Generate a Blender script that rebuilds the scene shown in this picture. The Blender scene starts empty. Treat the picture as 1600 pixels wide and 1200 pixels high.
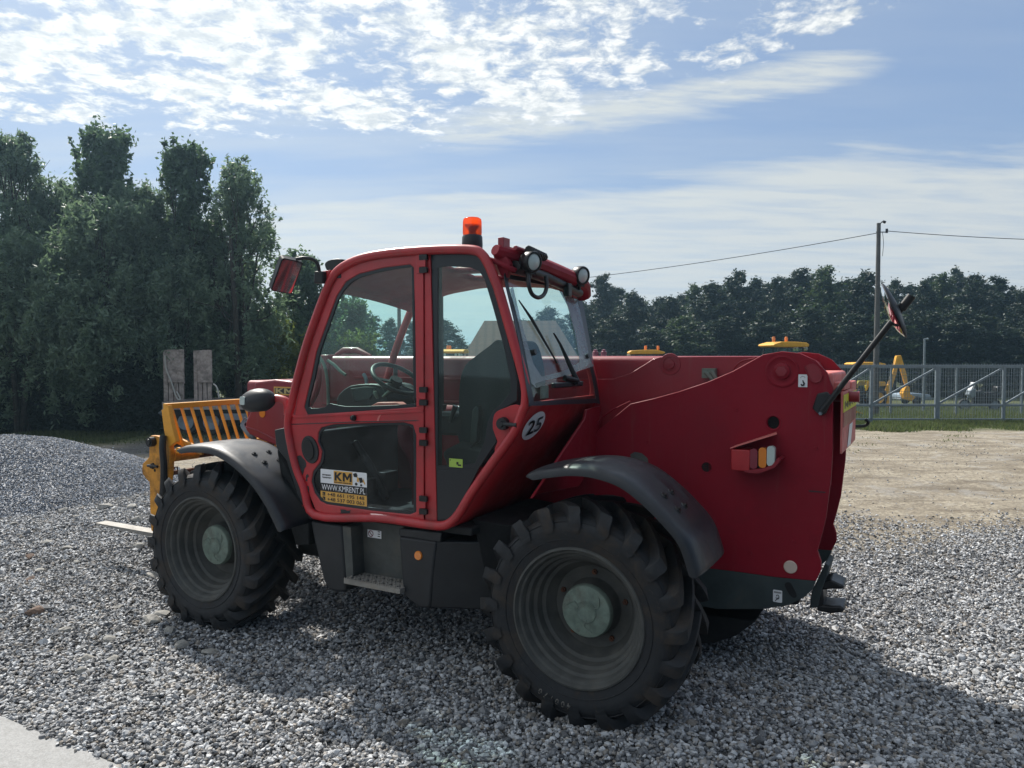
import bpy, bmesh, math, random
import numpy as np
from mathutils import Vector, Matrix
R = math.radians
random.seed(7); rng = np.random.default_rng(7)
SC = bpy.context.scene; COL = SC.collection

# ------------------------------------------------------------ camera
CH, FPX, PITCH = 2.06, 1181.0, 0.037
cam = bpy.data.cameras.new('camera'); cam.sensor_width = 36; cam.lens = FPX/1600*36
cam.clip_start = .05; cam.clip_end = 2000
co = bpy.data.objects.new('camera', cam); COL.objects.link(co)
co.location = (0, 0, CH); co.rotation_euler = (math.pi/2-PITCH, 0, 0); SC.camera = co
SC.render.resolution_x, SC.render.resolution_y = 1024, 768
SC.view_settings.view_transform = 'Standard'; SC.view_settings.look = 'None'
SC.view_settings.exposure = 0.52; SC.view_settings.gamma = 1.0
SC.render.engine = 'CYCLES'
SC.cycles.max_bounces = 8; SC.cycles.transparent_max_bounces = 16; SC.cycles.caustics_reflective = False; SC.cycles.caustics_refractive = False

# ------------------------------------------------------------ sun and sky
SUN_AZ, SUN_EL = R(-33), R(46)          # azimuth clockwise from +Y
sd = Vector((math.sin(SUN_AZ)*math.cos(SUN_EL), math.cos(SUN_AZ)*math.cos(SUN_EL), math.sin(SUN_EL)))
sl = bpy.data.lights.new('sun', 'SUN'); sl.energy = 4.6; sl.angle = R(1.8); sl.color = (1, .95, .88)
so = bpy.data.objects.new('sun', sl); COL.objects.link(so)
so.rotation_euler = sd.to_track_quat('Z', 'Y').to_euler(); so.location = (0, 0, 30)

class NB:
    def __init__(s, nt): s.nt = nt; s.n = nt.nodes; s.l = nt.links
    def node(s, t, **kw):
        n = s.n.new(t)
        for k, v in kw.items(): setattr(n, k, v)
        return n
    def _in(s, sock, v):
        if isinstance(v, bpy.types.NodeSocket): s.l.new(v, sock)
        else:
            if isinstance(v, (tuple, list)) and len(v) == 3 and sock.type == 'RGBA': v = (*v, 1)
            sock.default_value = v
    def math(s, op, a, b=None, c=None, clamp=False):
        n = s.n.new('ShaderNodeMath'); n.operation = op; n.use_clamp = clamp
        s._in(n.inputs[0], a)
        if b is not None: s._in(n.inputs[1], b)
        if c is not None: s._in(n.inputs[2], c)
        return n.outputs[0]
    def ramp(s, v, lo, hi, a=0., b=1., smooth=True):
        n = s.n.new('ShaderNodeMapRange'); n.interpolation_type = 'SMOOTHSTEP' if smooth else 'LINEAR'
        s._in(n.inputs['Value'], v); s._in(n.inputs['From Min'], lo); s._in(n.inputs['From Max'], hi)
        s._in(n.inputs['To Min'], a); s._in(n.inputs['To Max'], b); return n.outputs[0]
    def noise(s, vec, scale, detail=4, rough=.55, dist=0., lac=2.):
        n = s.n.new('ShaderNodeTexNoise'); s._in(n.inputs['Vector'], vec)
        n.inputs['Scale'].default_value = scale; n.inputs['Detail'].default_value = detail
        n.inputs['Roughness'].default_value = rough; n.inputs['Distortion'].default_value = dist
        return n.outputs['Fac']
    def voro(s, vec, scale, feature='F1', out='Distance', rand=1.):
        n = s.n.new('ShaderNodeTexVoronoi'); n.feature = feature; s._in(n.inputs['Vector'], vec)
        n.inputs['Scale'].default_value = scale; n.inputs['Randomness'].default_value = rand
        return n.outputs[out]
    def mix(s, f, a, b, mode='MIX'):
        n = s.n.new('ShaderNodeMix'); n.data_type = 'RGBA'; n.blend_type = mode
        s._in(n.inputs[0], f); s._in(n.inputs[6], a); s._in(n.inputs[7], b); return n.outputs[2]
    def comb(s, x, y, z):
        n = s.n.new('ShaderNodeCombineXYZ')
        for i, v in enumerate((x, y, z)): s._in(n.inputs[i], v)
        return n.outputs[0]
    def sep(s, v):
        n = s.n.new('ShaderNodeSeparateXYZ'); s._in(n.inputs[0], v); return n.outputs
    def bump(s, h, strength=.5, dist=.01, normal=None):
        n = s.n.new('ShaderNodeBump'); s._in(n.inputs['Height'], h)
        n.inputs['Strength'].default_value = strength; n.inputs['Distance'].default_value = dist
        if normal: s.l.new(normal, n.inputs['Normal'])
        return n.outputs[0]

w = bpy.data.worlds.new('World'); SC.world = w; w.use_nodes = True
nb = NB(w.node_tree); nb.n.clear()
sky = nb.node('ShaderNodeTexSky', sky_type='NISHITA'); sky.sun_disc = False
sky.sun_elevation = SUN_EL; sky.sun_rotation = SUN_AZ
sky.air_density = 1.0; sky.dust_density = 1.2; sky.ozone_density = 1.6
tc = nb.node('ShaderNodeTexCoord'); D = tc.outputs['Generated']
dx, dy, dz = nb.sep(D)
az = nb.math('MULTIPLY', nb.math('ARCTAN2', dx, dy), 57.2958)
el = nb.math('MULTIPLY', nb.math('ARCSINE', dz), 57.2958)
pz = nb.math('ADD', nb.math('MAXIMUM', dz, 0.), .10)
P = nb.comb(nb.math('DIVIDE', dx, pz), nb.math('DIVIDE', dy, pz), 0.)       # a flat cloud deck seen in perspective
# rotated and stretched copy for wisps that trail to the upper right
rot = nb.node('ShaderNodeMapping'); nb.l.new(P, rot.inputs['Vector']); rot.inputs['Rotation'].default_value = (0, 0, R(28)); rot.inputs['Scale'].default_value = (.55, 2.0, 1)
Q = rot.outputs[0]
big = nb.noise(P, 1.1, 3, .5)
# A: broken patches high up, denser to the left
pa = nb.noise(P, 3.4, 8, .62, .25)
fine = nb.noise(P, 13., 6, .65, .3)
pa = nb.math('ADD', nb.math('MULTIPLY', pa, .6), nb.math('MULTIPLY', fine, .4))
edgeA = nb.math('ADD', nb.ramp(az, -33, 2, 12.8, 15.4, False), nb.ramp(az, 3, 33, 0., 6.8, False))
edgeA = nb.math('ADD', edgeA, nb.math('MULTIPLY', nb.math('SUBTRACT', big, .5), 6))
maskA = nb.ramp(nb.math('SUBTRACT', el, edgeA), -2.6, 2.4)
dens = nb.ramp(az, -34, 36, .555, .50)
thA = nb.math('SUBTRACT', 1.0, nb.math('MULTIPLY', maskA, dens))
cA = nb.ramp(pa, nb.math('SUBTRACT', thA, .05), nb.math('ADD', thA, .085))
# B: one long wisp rising to the right
lnB = nb.ramp(az, -9, 27, 16.0, 19.6, False)
wB = nb.noise(Q, 2.6, 7, .62, .5)
hB = nb.math('ABSOLUTE', nb.math('SUBTRACT', el, lnB))
mB = nb.math('MULTIPLY', nb.ramp(hB, .3, 2.6, 1., 0.), nb.math('MULTIPLY', nb.ramp(az, -12, -2), nb.ramp(az, 22, 30, 1., 0.)))
cB = nb.math('MULTIPLY', nb.ramp(nb.math('ADD', wB, nb.math('MULTIPLY', mB, .34)), .52, .80), mB)
cB = nb.math('MULTIPLY', cB, nb.ramp(nb.noise(Q, 7., 6, .65, .4), .35, .6, .55, 1.))
# C: veil low down with an uneven upper edge, thinning towards the horizon
eC = nb.math('ADD', nb.ramp(az, -18, 24, 11.6, 14.4, False), nb.math('MULTIPLY', nb.math('SUBTRACT', nb.noise(Q, 1.4, 6, .6, .3), .5), 7.0))
eC = nb.math('SUBTRACT', eC, nb.ramp(az, 24, 30, 0., 1.6))
veil = nb.ramp(nb.math('SUBTRACT', eC, el), -.3, 1.8)
vt = nb.noise(Q, 3.2, 7, .6, .3)
cC = nb.math('MULTIPLY', veil, nb.ramp(vt, .30, .62, .62, 1.))
cC = nb.math('MULTIPLY', cC, nb.ramp(el, 2, 11, .92, 1.))
# thin high haze everywhere
cH = nb.math('MULTIPLY', nb.ramp(nb.noise(Q, 1.2, 5, .55), .3, .8), nb.ramp(az, -20, 25, .62, .24))
cl = nb.math('MAXIMUM', nb.math('MAXIMUM', cA, cB), nb.math('MAXIMUM', cC, cH))
skyc = nb.mix(1.0, sky.outputs[0], (.76, .82, .86), 'MULTIPLY')
lum = nb.ramp(az, -30, 40, 1.0, .90)
bright = nb.ramp(pa, .35, .75, 5.6, 7.6)
cb = nb.mix(cA, (6.0, 6.45, 6.6), nb.mix(nb.ramp(fine, .38, .62), (6.2, 6.7, 7.0), (8.8, 9.0, 9.0)))
cloudc = nb.mix(1.0, cb, nb.comb(lum, lum, lum), 'MULTIPLY')
skyc2 = nb.mix(.55, skyc, (2.75, 3.85, 5.9))
full = nb.mix(cl, skyc2, cloudc)
# the sky away from the sun is darker: its clouds are seen from their shaded, not their glowing side
vd = nb.node('ShaderNodeVectorMath', operation='DOT_PRODUCT'); nb.l.new(D, vd.inputs[0]); vd.inputs[1].default_value = sd
away = nb.ramp(vd.outputs['Value'], -.55, .30, .33, 1.)
full = nb.mix(1.0, full, nb.comb(nb.math('MULTIPLY', away, nb.ramp(away, .34, 1., .84, 1.)), away, nb.math('MULTIPLY', away, nb.ramp(away, .34, 1., 1.16, 1.))), 'MULTIPLY')
bg = nb.node('ShaderNodeBackground'); nb.l.new(full, bg.inputs[0]); bg.inputs[1].default_value = .085
ow = nb.node('ShaderNodeOutputWorld'); nb.l.new(bg.outputs[0], ow.inputs[0])

# ------------------------------------------------------------ helpers
def tag(o, label=None, cat=None, group=None, kind=None):
    if label: o['label'] = label
    if cat: o['category'] = cat
    if group: o['group'] = group
    if kind: o['kind'] = kind
    return o
def empty(name, loc=(0, 0, 0), rz=0, parent=None):
    o = bpy.data.objects.new(name, None); COL.objects.link(o); o.location = loc; o.rotation_euler = (0, 0, rz)
    o.empty_display_size = .2
    if parent: o.parent = parent
    return o
def obj(name, bm, mat, parent=None, smooth=None, bevel=0, loc=(0, 0, 0), seg=2):
    bmesh.ops.recalc_face_normals(bm, faces=bm.faces)
    me = bpy.data.meshes.new(name); bm.to_mesh(me); bm.free()
    if mat: me.materials.append(mat)
    o = bpy.data.objects.new(name, me); COL.objects.link(o); o.location = loc
    if parent: o.parent = parent
    if smooth is not None:
        me.polygons.foreach_set('use_smooth', [True]*len(me.polygons))
        me.set_sharp_from_angle(angle=R(smooth))
    if bevel:
        m = o.modifiers.new('bevel', 'BEVEL'); m.width = bevel; m.segments = seg; m.limit_method = 'ANGLE'; m.angle_limit = R(40)
        m.harden_normals = False
        if smooth is None:
            me.polygons.foreach_set('use_smooth', [True]*len(me.polygons)); me.set_sharp_from_angle(angle=R(35))
    return o
def npmesh(name, V, Fc, mat, parent=None, attr=None, smooth=False):
    V = np.asarray(V, np.float32); Fc = np.asarray(Fc, np.int32); k = Fc.shape[1]
    me = bpy.data.meshes.new(name); me.vertices.add(len(V)); me.vertices.foreach_set('co', V.ravel())
    me.loops.add(Fc.size); me.loops.foreach_set('vertex_index', Fc.ravel())
    me.polygons.add(len(Fc)); me.polygons.foreach_set('loop_start', np.arange(0, Fc.size, k, dtype=np.int32))
    me.polygons.foreach_set('loop_total', np.full(len(Fc), k, np.int32))
    me.polygons.foreach_set('use_smooth', np.full(len(Fc), smooth))
    me.update(calc_edges=True)
    if attr is not None:
        a = me.attributes.new('rnd', 'FLOAT', 'POINT'); a.data.foreach_set('value', np.asarray(attr, np.float32))
    me.materials.append(mat)
    o = bpy.data.objects.new(name, me); COL.objects.link(o)
    if parent: o.parent = parent
    return o
def box(bm, x0, x1, y0, y1, z0, z1, M=None):
    vs = [bm.verts.new(Vector((x, y, z)) if M is None else M @ Vector((x, y, z))) for z in (z0, z1) for y in (y0, y1) for x in (x0, x1)]
    for f in ((0, 1, 3, 2), (4, 6, 7, 5), (0, 4, 5, 1), (2, 3, 7, 6), (0, 2, 6, 4), (1, 5, 7, 3)): bm.faces.new([vs[i] for i in f])
    return bm
def beam(bm, a, b, wd, ht, up=(0, 0, 1)):
    a, b = Vector(a), Vector(b); d = b-a; L = d.length; d.normalize()
    s = d.cross(Vector(up)); s.normalize(); u = s.cross(d)
    M = Matrix((( d.x, s.x, u.x, a.x), (d.y, s.y, u.y, a.y), (d.z, s.z, u.z, a.z), (0, 0, 0, 1)))
    return box(bm, 0, L, -wd/2, wd/2, -ht/2, ht/2, M)
def tube(bm, pts, r, n=10, closed=False, cap=True):
    pts = [Vector(p) for p in pts]; N = len(pts); rs = r if isinstance(r, (list, tuple)) else [r]*N
    rings = []; prev = None
    for i, p in enumerate(pts):
        if closed: d = pts[(i+1) % N]-pts[i-1]
        else: d = pts[min(i+1, N-1)]-pts[max(i-1, 0)]
        d.normalize()
        if prev is None:
            u = Vector((0, 0, 1)) if abs(d.z) < .9 else Vector((1, 0, 0))
        else: u = prev
        s = d.cross(u); s.normalize(); u = s.cross(d); prev = u
        rings.append([bm.verts.new(p+(s*math.cos(t)+u*math.sin(t))*rs[i]) for t in [2*math.pi*k/n for k in range(n)]])
    for i in range(N if closed else N-1):
        A, B = rings[i], rings[(i+1) % N]
        for k in range(n): bm.faces.new((A[k], A[(k+1) % n], B[(k+1) % n], B[k]))
    if cap and not closed:
        bm.faces.new(rings[0]); bm.faces.new(rings[-1][::-1])
    return bm
def cyl(bm, a, b, r0, r1=None, n=20): return tube(bm, [a, b], [r0, r1 if r1 is not None else r0], n)
def smoothpath(pts, k=6, closed=False):
    P = [Vector(p) for p in pts]; N = len(P); out = []
    rngi = range(N) if closed else range(N-1)
    for i in rngi:
        p0 = P[i-1] if (closed or i) else P[0]; p1 = P[i]; p2 = P[(i+1) % N]
        p3 = P[(i+2) % N] if closed else P[min(i+2, N-1)]
        for j in range(k):
            t = j/k; out.append(.5*((2*p1)+(-p0+p2)*t+(2*p0-5*p1+4*p2-p3)*t*t+(-p0+3*p1-3*p2+p3)*t**3))
    if not closed: out.append(P[-1])
    return out
def prism(bm, outer, holes, y0, y1):
    """outer and holes: lists of (x, z); extruded from y0 to y1"""
    def loop(pts, y):
        vs = [bm.verts.new((p[0], y, p[1])) for p in pts]
        es = [bm.edges.new((vs[i], vs[(i+1) % len(vs)])) for i in range(len(vs))]
        return vs, es
    allv = []
    for y in (y0, y1):
        es = []; row = []
        for pts in [outer]+list(holes):
            v, e = loop(pts, y); row.append(v); es += e
        bmesh.ops.triangle_fill(bm, use_beauty=True, edges=es)
        allv.append(row)
    for A, B in zip(*allv):
        n = len(A)
        for i in range(n): bm.faces.new((A[i], A[(i+1) % n], B[(i+1) % n], B[i]))
    return bm
def lathe(bm, prof, n=64, axis='y', a0=0, a1=2*math.pi):
    full = abs(a1-a0-2*math.pi) < 1e-6; m = n if full else n+1
    rings = []
    for r, h in prof:
        row = []
        for k in range(m):
            t = a0+(a1-a0)*k/n
            if axis == 'y': row.append(bm.verts.new((r*math.cos(t), h, r*math.sin(t))))
            elif axis == 'z': row.append(bm.verts.new((r*math.cos(t), r*math.sin(t), h)))
            else: row.append(bm.verts.new((h, r*math.cos(t), r*math.sin(t))))
        rings.append(row)
    for A, B in zip(rings, rings[1:]):
        for k in range(n):
            j = (k+1) % m
            bm.faces.new((A[k], A[j], B[j], B[k]))
    return bm
def B(): return bmesh.new()
_dg = None
def text_bm(body, w_, h_, bold=0.0, shear=0., depth=.0015):
    """lettering filling a w x h box, in x (right) / y (up), centred"""
    cu = bpy.data.curves.new('lettering', 'FONT'); cu.body = body; cu.extrude = 0; cu.offset = bold; cu.shear = shear
    cu.align_x = 'CENTER'; cu.resolution_u = 4
    o = bpy.data.objects.new('lettering', cu); COL.objects.link(o)
    me = bpy.data.meshes.new_from_object(o.evaluated_get(bpy.context.evaluated_depsgraph_get()))
    bpy.data.objects.remove(o); bm = B(); bm.from_mesh(me); bpy.data.meshes.remove(me)
    xs = [v.co.x for v in bm.verts]; ys = [v.co.y for v in bm.verts]
    cx, cy = (min(xs)+max(xs))/2, (min(ys)+max(ys))/2; sx, sy = w_/(max(xs)-min(xs)), h_/(max(ys)-min(ys))
    for v in bm.verts: v.co = Vector(((v.co.x-cx)*sx, (v.co.y-cy)*sy, 0))
    ext = bmesh.ops.extrude_face_region(bm, geom=bm.faces[:])
    for v in [g for g in ext['geom'] if isinstance(g, bmesh.types.BMVert)]: v.co.z = depth
    return bm
def put(bm, o, X, Y):
    X, Y = Vector(X).normalized(), Vector(Y).normalized(); Z = X.cross(Y); o = Vector(o)
    M = Matrix(((X.x, Y.x, Z.x, o.x), (X.y, Y.y, Z.y, o.y), (X.z, Y.z, Z.z, o.z), (0, 0, 0, 1)))
    bmesh.ops.transform(bm, matrix=M, verts=bm.verts); return bm
def copy_tree(o, parent=None):
    c = o.copy(); COL.objects.link(c)
    if parent: c.parent = parent
    for ch in list(o.children): copy_tree(ch, c)
    return c

# ------------------------------------------------------------ materials
def mat(name, col, rough=.5, metal=0., var=.0, vscale=6., dirt=None, dscale=3., damt=.5, bump=0., bscale=40., coat=0., spec=.5, trans=None):
    m = bpy.data.materials.new(name); m.use_nodes = True; n = NB(m.node_tree)
    p = m.node_tree.nodes['Principled BSDF']
    tco = n.node('ShaderNodeTexCoord').outputs['Object']
    c = (*col, 1)
    if var:
        f = n.noise(tco, vscale, 6, .6)
        c = n.mix(n.ramp(f, .3, .7), tuple(x*(1-var) for x in col), tuple(min(1, x*(1+var)) for x in col))
    if dirt:
        f = n.noise(tco, dscale, 8, .68, .3)
        g = n.ramp(f, .62-.3*damt, .85-.2*damt)
        c = n.mix(n.math('MULTIPLY', g, damt), c, dirt)
        n._in(p.inputs['Roughness'], n.ramp(f, .35, .75, rough, min(1, rough+.3)))
    else:
        if var: n._in(p.inputs['Roughness'], n.ramp(n.noise(tco, vscale*2.3, 5, .6), .3, .7, rough*.85, min(1, rough*1.2)))
        else: p.inputs['Roughness'].default_value = rough
    if name in ('crimson_plate_paint', 'boom_red_paint', 'cab_red_paint'):
        mp_ = n.node('ShaderNodeMapping'); n.l.new(tco, mp_.inputs[0]); mp_.inputs['Scale'].default_value = (9, 9, .7)
        k_ = n.ramp(n.noise(mp_.outputs[0], 2.2, 7, .7), .56, .78, 0., .30); c = n.mix(k_, c, (.20, .085, .075))
        ms_ = n.node('ShaderNodeMapping'); n.l.new(tco, ms_.inputs[0]); ms_.inputs['Scale'].default_value = (1.2, 1, 30); ms_.inputs['Rotation'].default_value = (0, R(24), 0)
        k_ = n.ramp(n.noise(ms_.outputs[0], 3., 5, .75), .70, .74, 0., .5); c = n.mix(k_, c, (.30, .10, .09))
        k_ = n.ramp(n.noise(tco, 38, 3, .7), .70, .76, 0., .6); c = n.mix(k_, c, (.05, .012, .014))
    n._in(p.inputs['Base Color'], c)
    p.inputs['Metallic'].default_value = metal
    p.inputs['Coat Weight'].default_value = coat; p.inputs['Coat Roughness'].default_value = .12
    p.inputs['Specular IOR Level'].default_value = spec
    if bump: n.l.new(n.bump(n.noise(tco, bscale, 5, .6), bump, .01), p.inputs['Normal'])
    return m
M = {}
M['red'] = mat('cab_red_paint', (.43, .020, .026), .34, var=.16, vscale=3, dirt=(.16, .06, .05), dscale=5, damt=.45, coat=.25, bump=.04, bscale=14)
M['plate'] = mat('crimson_plate_paint', (.23, .003, .015), .5, var=.10, vscale=2, dirt=(.10, .018, .022), dscale=4, damt=.35, bump=.05, bscale=9, coat=.0, spec=.3)
M['boomred'] = mat('boom_red_paint', (.24, .005, .016), .36, var=.10, vscale=2, dirt=(.12, .04, .04), dscale=4, damt=.4, coat=.2)
M['pink'] = mat('pale_lit_red', (.62, .17, .15), .6, var=.15, vscale=9)  # pale red, painting in the light on tail crosspiece and lamp flap
M['black'] = mat('black_plastic', (.011, .013, .016), .42, var=.2, vscale=8, dirt=(.045, .043, .038), dscale=5, damt=.45, bump=.05, bscale=60)
M['fender'] = mat('fender_plastic', (.013, .015, .019), .36, var=.15, vscale=10, dirt=(.05, .05, .048), dscale=4, damt=.35, bump=.03, bscale=30, spec=.55, coat=.05)
M['seal'] = mat('window_rubber', (.009, .012, .016), .35)
M['chip'] = mat('bare_dark_metal', (.02, .022, .025), .6, var=.3)
M['frame'] = mat('chassis_grey_green', (.035, .050, .052), .6, var=.2, dirt=(.09, .085, .07), dscale=6, damt=.5)
M['under'] = mat('greasy_black', (.008, .009, .010), .7, dirt=(.04, .035, .03), dscale=5, damt=.4)
M['steelgreen'] = mat('step_panel_paint', (.07, .075, .07), .62, var=.2, dirt=(.15, .13, .10), dscale=6, damt=.5, bump=.1)
M['rubber'] = None
M['rim'] = mat('dusty_rim_paint', (.062, .064, .060), .62, var=.2, vscale=10, dirt=(.115, .108, .092), dscale=5, damt=.6, bump=.08)
M['hub'] = mat('hub_grey_green', (.15, .20, .165), .6, var=.3, vscale=12, dirt=(.12, .10, .08), dscale=9, damt=.6, bump=.08)
M['yellow'] = mat('worn_yellow_paint', (.70, .30, .025), .5, var=.15, vscale=6, dirt=(.13, .055, .02), dscale=7, damt=.75, bump=.1)
M['yellowclean'] = mat('orange_yellow_paint', (.80, .36, .03), .42, var=.08, dirt=(.25, .12, .04), dscale=6, damt=.35)
M['rust'] = mat('rusty_tube', (.12, .045, .022), .75, var=.4, vscale=14, dirt=(.04, .025, .02), dscale=12, damt=.7, bump=.3)
M['steel'] = mat('worn_steel', (.26, .245, .22), .6, metal=.2, var=.2, dirt=(.18, .13, .08), damt=.5)
M['bsteel'] = mat('black_steel', (.012, .012, .013), .4, metal=.2, var=.2)
M['zinc'] = mat('zinc_steel', (.20, .24, .27), .55, metal=.3, var=.12, vscale=12)
M['white'] = mat('white_vinyl', (.78, .79, .80), .4)
M['offwhite'] = mat('cream_plastic', (.62, .50, .42), .5)
M['goldv'] = mat('gold_vinyl', (.66, .36, .07), .4, var=.06)
M['blackv'] = mat('black_vinyl', (.008, .008, .01), .35)
M['yellowv'] = mat('yellow_vinyl', (.62, .58, .03), .5, dirt=(.3, .26, .05), damt=.3)
M['greenv'] = mat('yellow_green_vinyl', (.36, .52, .08), .5)
M['seat'] = mat('seat_fabric', (.012, .014, .018), .85, bump=.2, bscale=90)
M['lensred'] = mat('red_lens', (.22, .02, .04), .2, coat=.6)
M['lensamber'] = mat('amber_lens', (.75, .22, .02), .2, coat=.6)
M['lenswhite'] = mat('clear_lens', (.50, .58, .55), .15, coat=.6)
M['wood'] = mat('grey_weathered_wood', (.36, .31, .28), .85, var=.3, vscale=8, dirt=(.07, .06, .055), dscale=6, damt=.6, bump=.3, bscale=25)
M['bark'] = mat('bark', (.045, .038, .030), .9, var=.4, vscale=9, bump=.5, bscale=20)
M['conc'] = mat('weathered_concrete_pole', (.10, .10, .10), .8, var=.2, dirt=(.05, .045, .04), damt=.4)
M['rope'] = mat('pale_rope', (.5, .5, .46), .9)

def rubber():
    m = bpy.data.materials.new('dusty_tyre_rubber'); m.use_nodes = True; n = NB(m.node_tree); p = m.node_tree.nodes['Principled BSDF']
    tco = n.node('ShaderNodeTexCoord').outputs['Object']
    f = n.noise(tco, 4.5, 9, .7, .6); g = n.noise(tco, 26, 6, .7, 1.2); s_ = n.noise(tco, 90, 3, .6)
    c = n.mix(n.ramp(f, .45, .68), (.009, .011, .014), (.045, .035, .027))
    c = n.mix(n.math('MULTIPLY', n.ramp(g, .58, .74), .45), c, (.075, .058, .044))
    c = n.mix(n.ramp(s_, .62, .8, 0, .25), c, (.08, .07, .06))
    n._in(p.inputs['Base Color'], c); n._in(p.inputs['Roughness'], n.ramp(f, .3, .7, .55, .9))
    sc = n.noise(tco, 60, 4, .7, 2.0)
    n.l.new(n.bump(n.math('ADD', g, sc), .25, .006), p.inputs['Normal'])
    return m
M['rubber'] = rubber()

def glass(name, tint, refl=.10, frost=None):
    m = bpy.data.materials.new(name); m.use_nodes = True; n = NB(m.node_tree); n.n.clear()
    t = n.node('ShaderNodeBsdfTransparent'); n._in(t.inputs[0], (*tint, 1))
    g = n.node('ShaderNodeBsdfGlossy'); g.inputs['Roughness'].default_value = .03; n._in(g.inputs[0], (.9, .95, .95, 1))
    fr = n.node('ShaderNodeLayerWeight'); fr.inputs[0].default_value = .5
    f = n.math('ADD', n.math('MULTIPLY', n.math('POWER', fr.outputs['Facing'], 5.), .7), .035)
    mx = n.node('ShaderNodeMixShader'); n.l.new(f, mx.inputs[0]); n.l.new(t.outputs[0], mx.inputs[1]); n.l.new(g.outputs[0], mx.inputs[2])
    tco = n.node('ShaderNodeTexCoord').outputs['Object']
    d = n.node('ShaderNodeBsdfDiffuse'); n._in(d.inputs[0], (.55, .56, .54, 1))
    df = n.math('MULTIPLY', n.ramp(n.noise(tco, 5, 8, .7, .5), .4, .8), refl)
    df = n.math('ADD', df, n.math('MULTIPLY', n.ramp(n.noise(tco, 120, 2, .5), .68, .78), refl*2.5))
    if frost: df = n.math('ADD', df, frost)
    m2 = n.node('ShaderNodeMixShader'); n.l.new(df, m2.inputs[0]); n.l.new(mx.outputs[0], m2.inputs[1]); n.l.new(d.outputs[0], m2.inputs[2])
    o = n.node('ShaderNodeOutputMaterial'); n.l.new(m2.outputs[0], o.inputs[0]); return m
M['glass'] = glass('teal_tinted_glass', (.86, .98, .95), .02)
M['darkglass'] = glass('dark_lower_glass', (.58, .66, .70), .05)
M['frost'] = glass('milky_glass', (.66, .74, .80), .12, .30)
def mirror_mat():
    m = bpy.data.materials.new('mirror_glass'); m.use_nodes = True; p = m.node_tree.nodes['Principled BSDF']
    p.inputs['Metallic'].default_value = 1; p.inputs['Roughness'].default_value = .06; p.inputs['Base Color'].default_value = (.8, .82, .84, 1); return m
M['mirror'] = mirror_mat()
def beacon_mat():
    m = bpy.data.materials.new('orange_beacon_lens'); m.use_nodes = True; n = NB(m.node_tree); n.n.clear()
    t = n.node('ShaderNodeBsdfTransparent'); n._in(t.inputs[0], (1., .34, .015, 1))
    tl = n.node('ShaderNodeBsdfTranslucent'); n._in(tl.inputs[0], (1., .22, .006, 1))
    g = n.node('ShaderNodeBsdfGlossy'); g.inputs['Roughness'].default_value = .12
    a = n.node('ShaderNodeMixShader'); a.inputs[0].default_value = .55; n.l.new(t.outputs[0], a.inputs[1]); n.l.new(tl.outputs[0], a.inputs[2])
    b = n.node('ShaderNodeMixShader'); b.inputs[0].default_value = .06; n.l.new(a.outputs[0], b.inputs[1]); n.l.new(g.outputs[0], b.inputs[2])
    o = n.node('ShaderNodeOutputMaterial'); n.l.new(b.outputs[0], o.inputs[0]); return m
M['beacon'] = beacon_mat()
def leafmat(name, c0, c1, tr=.45, rough=.55):
    m = bpy.data.materials.new(name); m.use_nodes = True; n = NB(m.node_tree); n.n.clear()
    a = n.node('ShaderNodeAttribute'); a.attribute_name = 'rnd'
    c = n.mix(a.outputs['Fac'], c0, c1)
    p = n.node('ShaderNodeBsdfPrincipled'); n._in(p.inputs['Base Color'], c); p.inputs['Roughness'].default_value = rough
    t = n.node('ShaderNodeBsdfTranslucent'); n._in(t.inputs[0], n.mix(.4, c, (.14, .22, .06), 'MIX'))
    mx = n.node('ShaderNodeMixShader'); mx.inputs[0].default_value = tr; n.l.new(p.outputs[0], mx.inputs[1]); n.l.new(t.outputs[0], mx.inputs[2])
    o = n.node('ShaderNodeOutputMaterial'); n.l.new(mx.outputs[0], o.inputs[0]); return m
M['willow'] = leafmat('willow_leaves', (.045, .075, .050), (.15, .19, .13), .35, .5)
M['alder'] = leafmat('dark_leaves', (.035, .075, .05), (.13, .21, .12), .45, .45)
M['lime'] = leafmat('yellow_green_leaves', (.10, .14, .03), (.26, .28, .06), .5, .6)
M['pine'] = leafmat('pine_needles', (.006, .018, .012), (.032, .056, .032), .12, .6)
M['wood_leaf'] = leafmat('wood_edge_leaves', (.015, .035, .015), (.07, .11, .04), .25, .6)
M['thuja'] = leafmat('thuja_leaves', (.012, .026, .022), (.030, .052, .040), .15, .7)
M['willow'] = leafmat('willow_leaves', (.07, .125, .09), (.25, .34, .23), .5, .45)
M['grassblade'] = leafmat('grass_blades', (.04, .06, .022), (.15, .16, .065), .45, .7)
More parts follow.
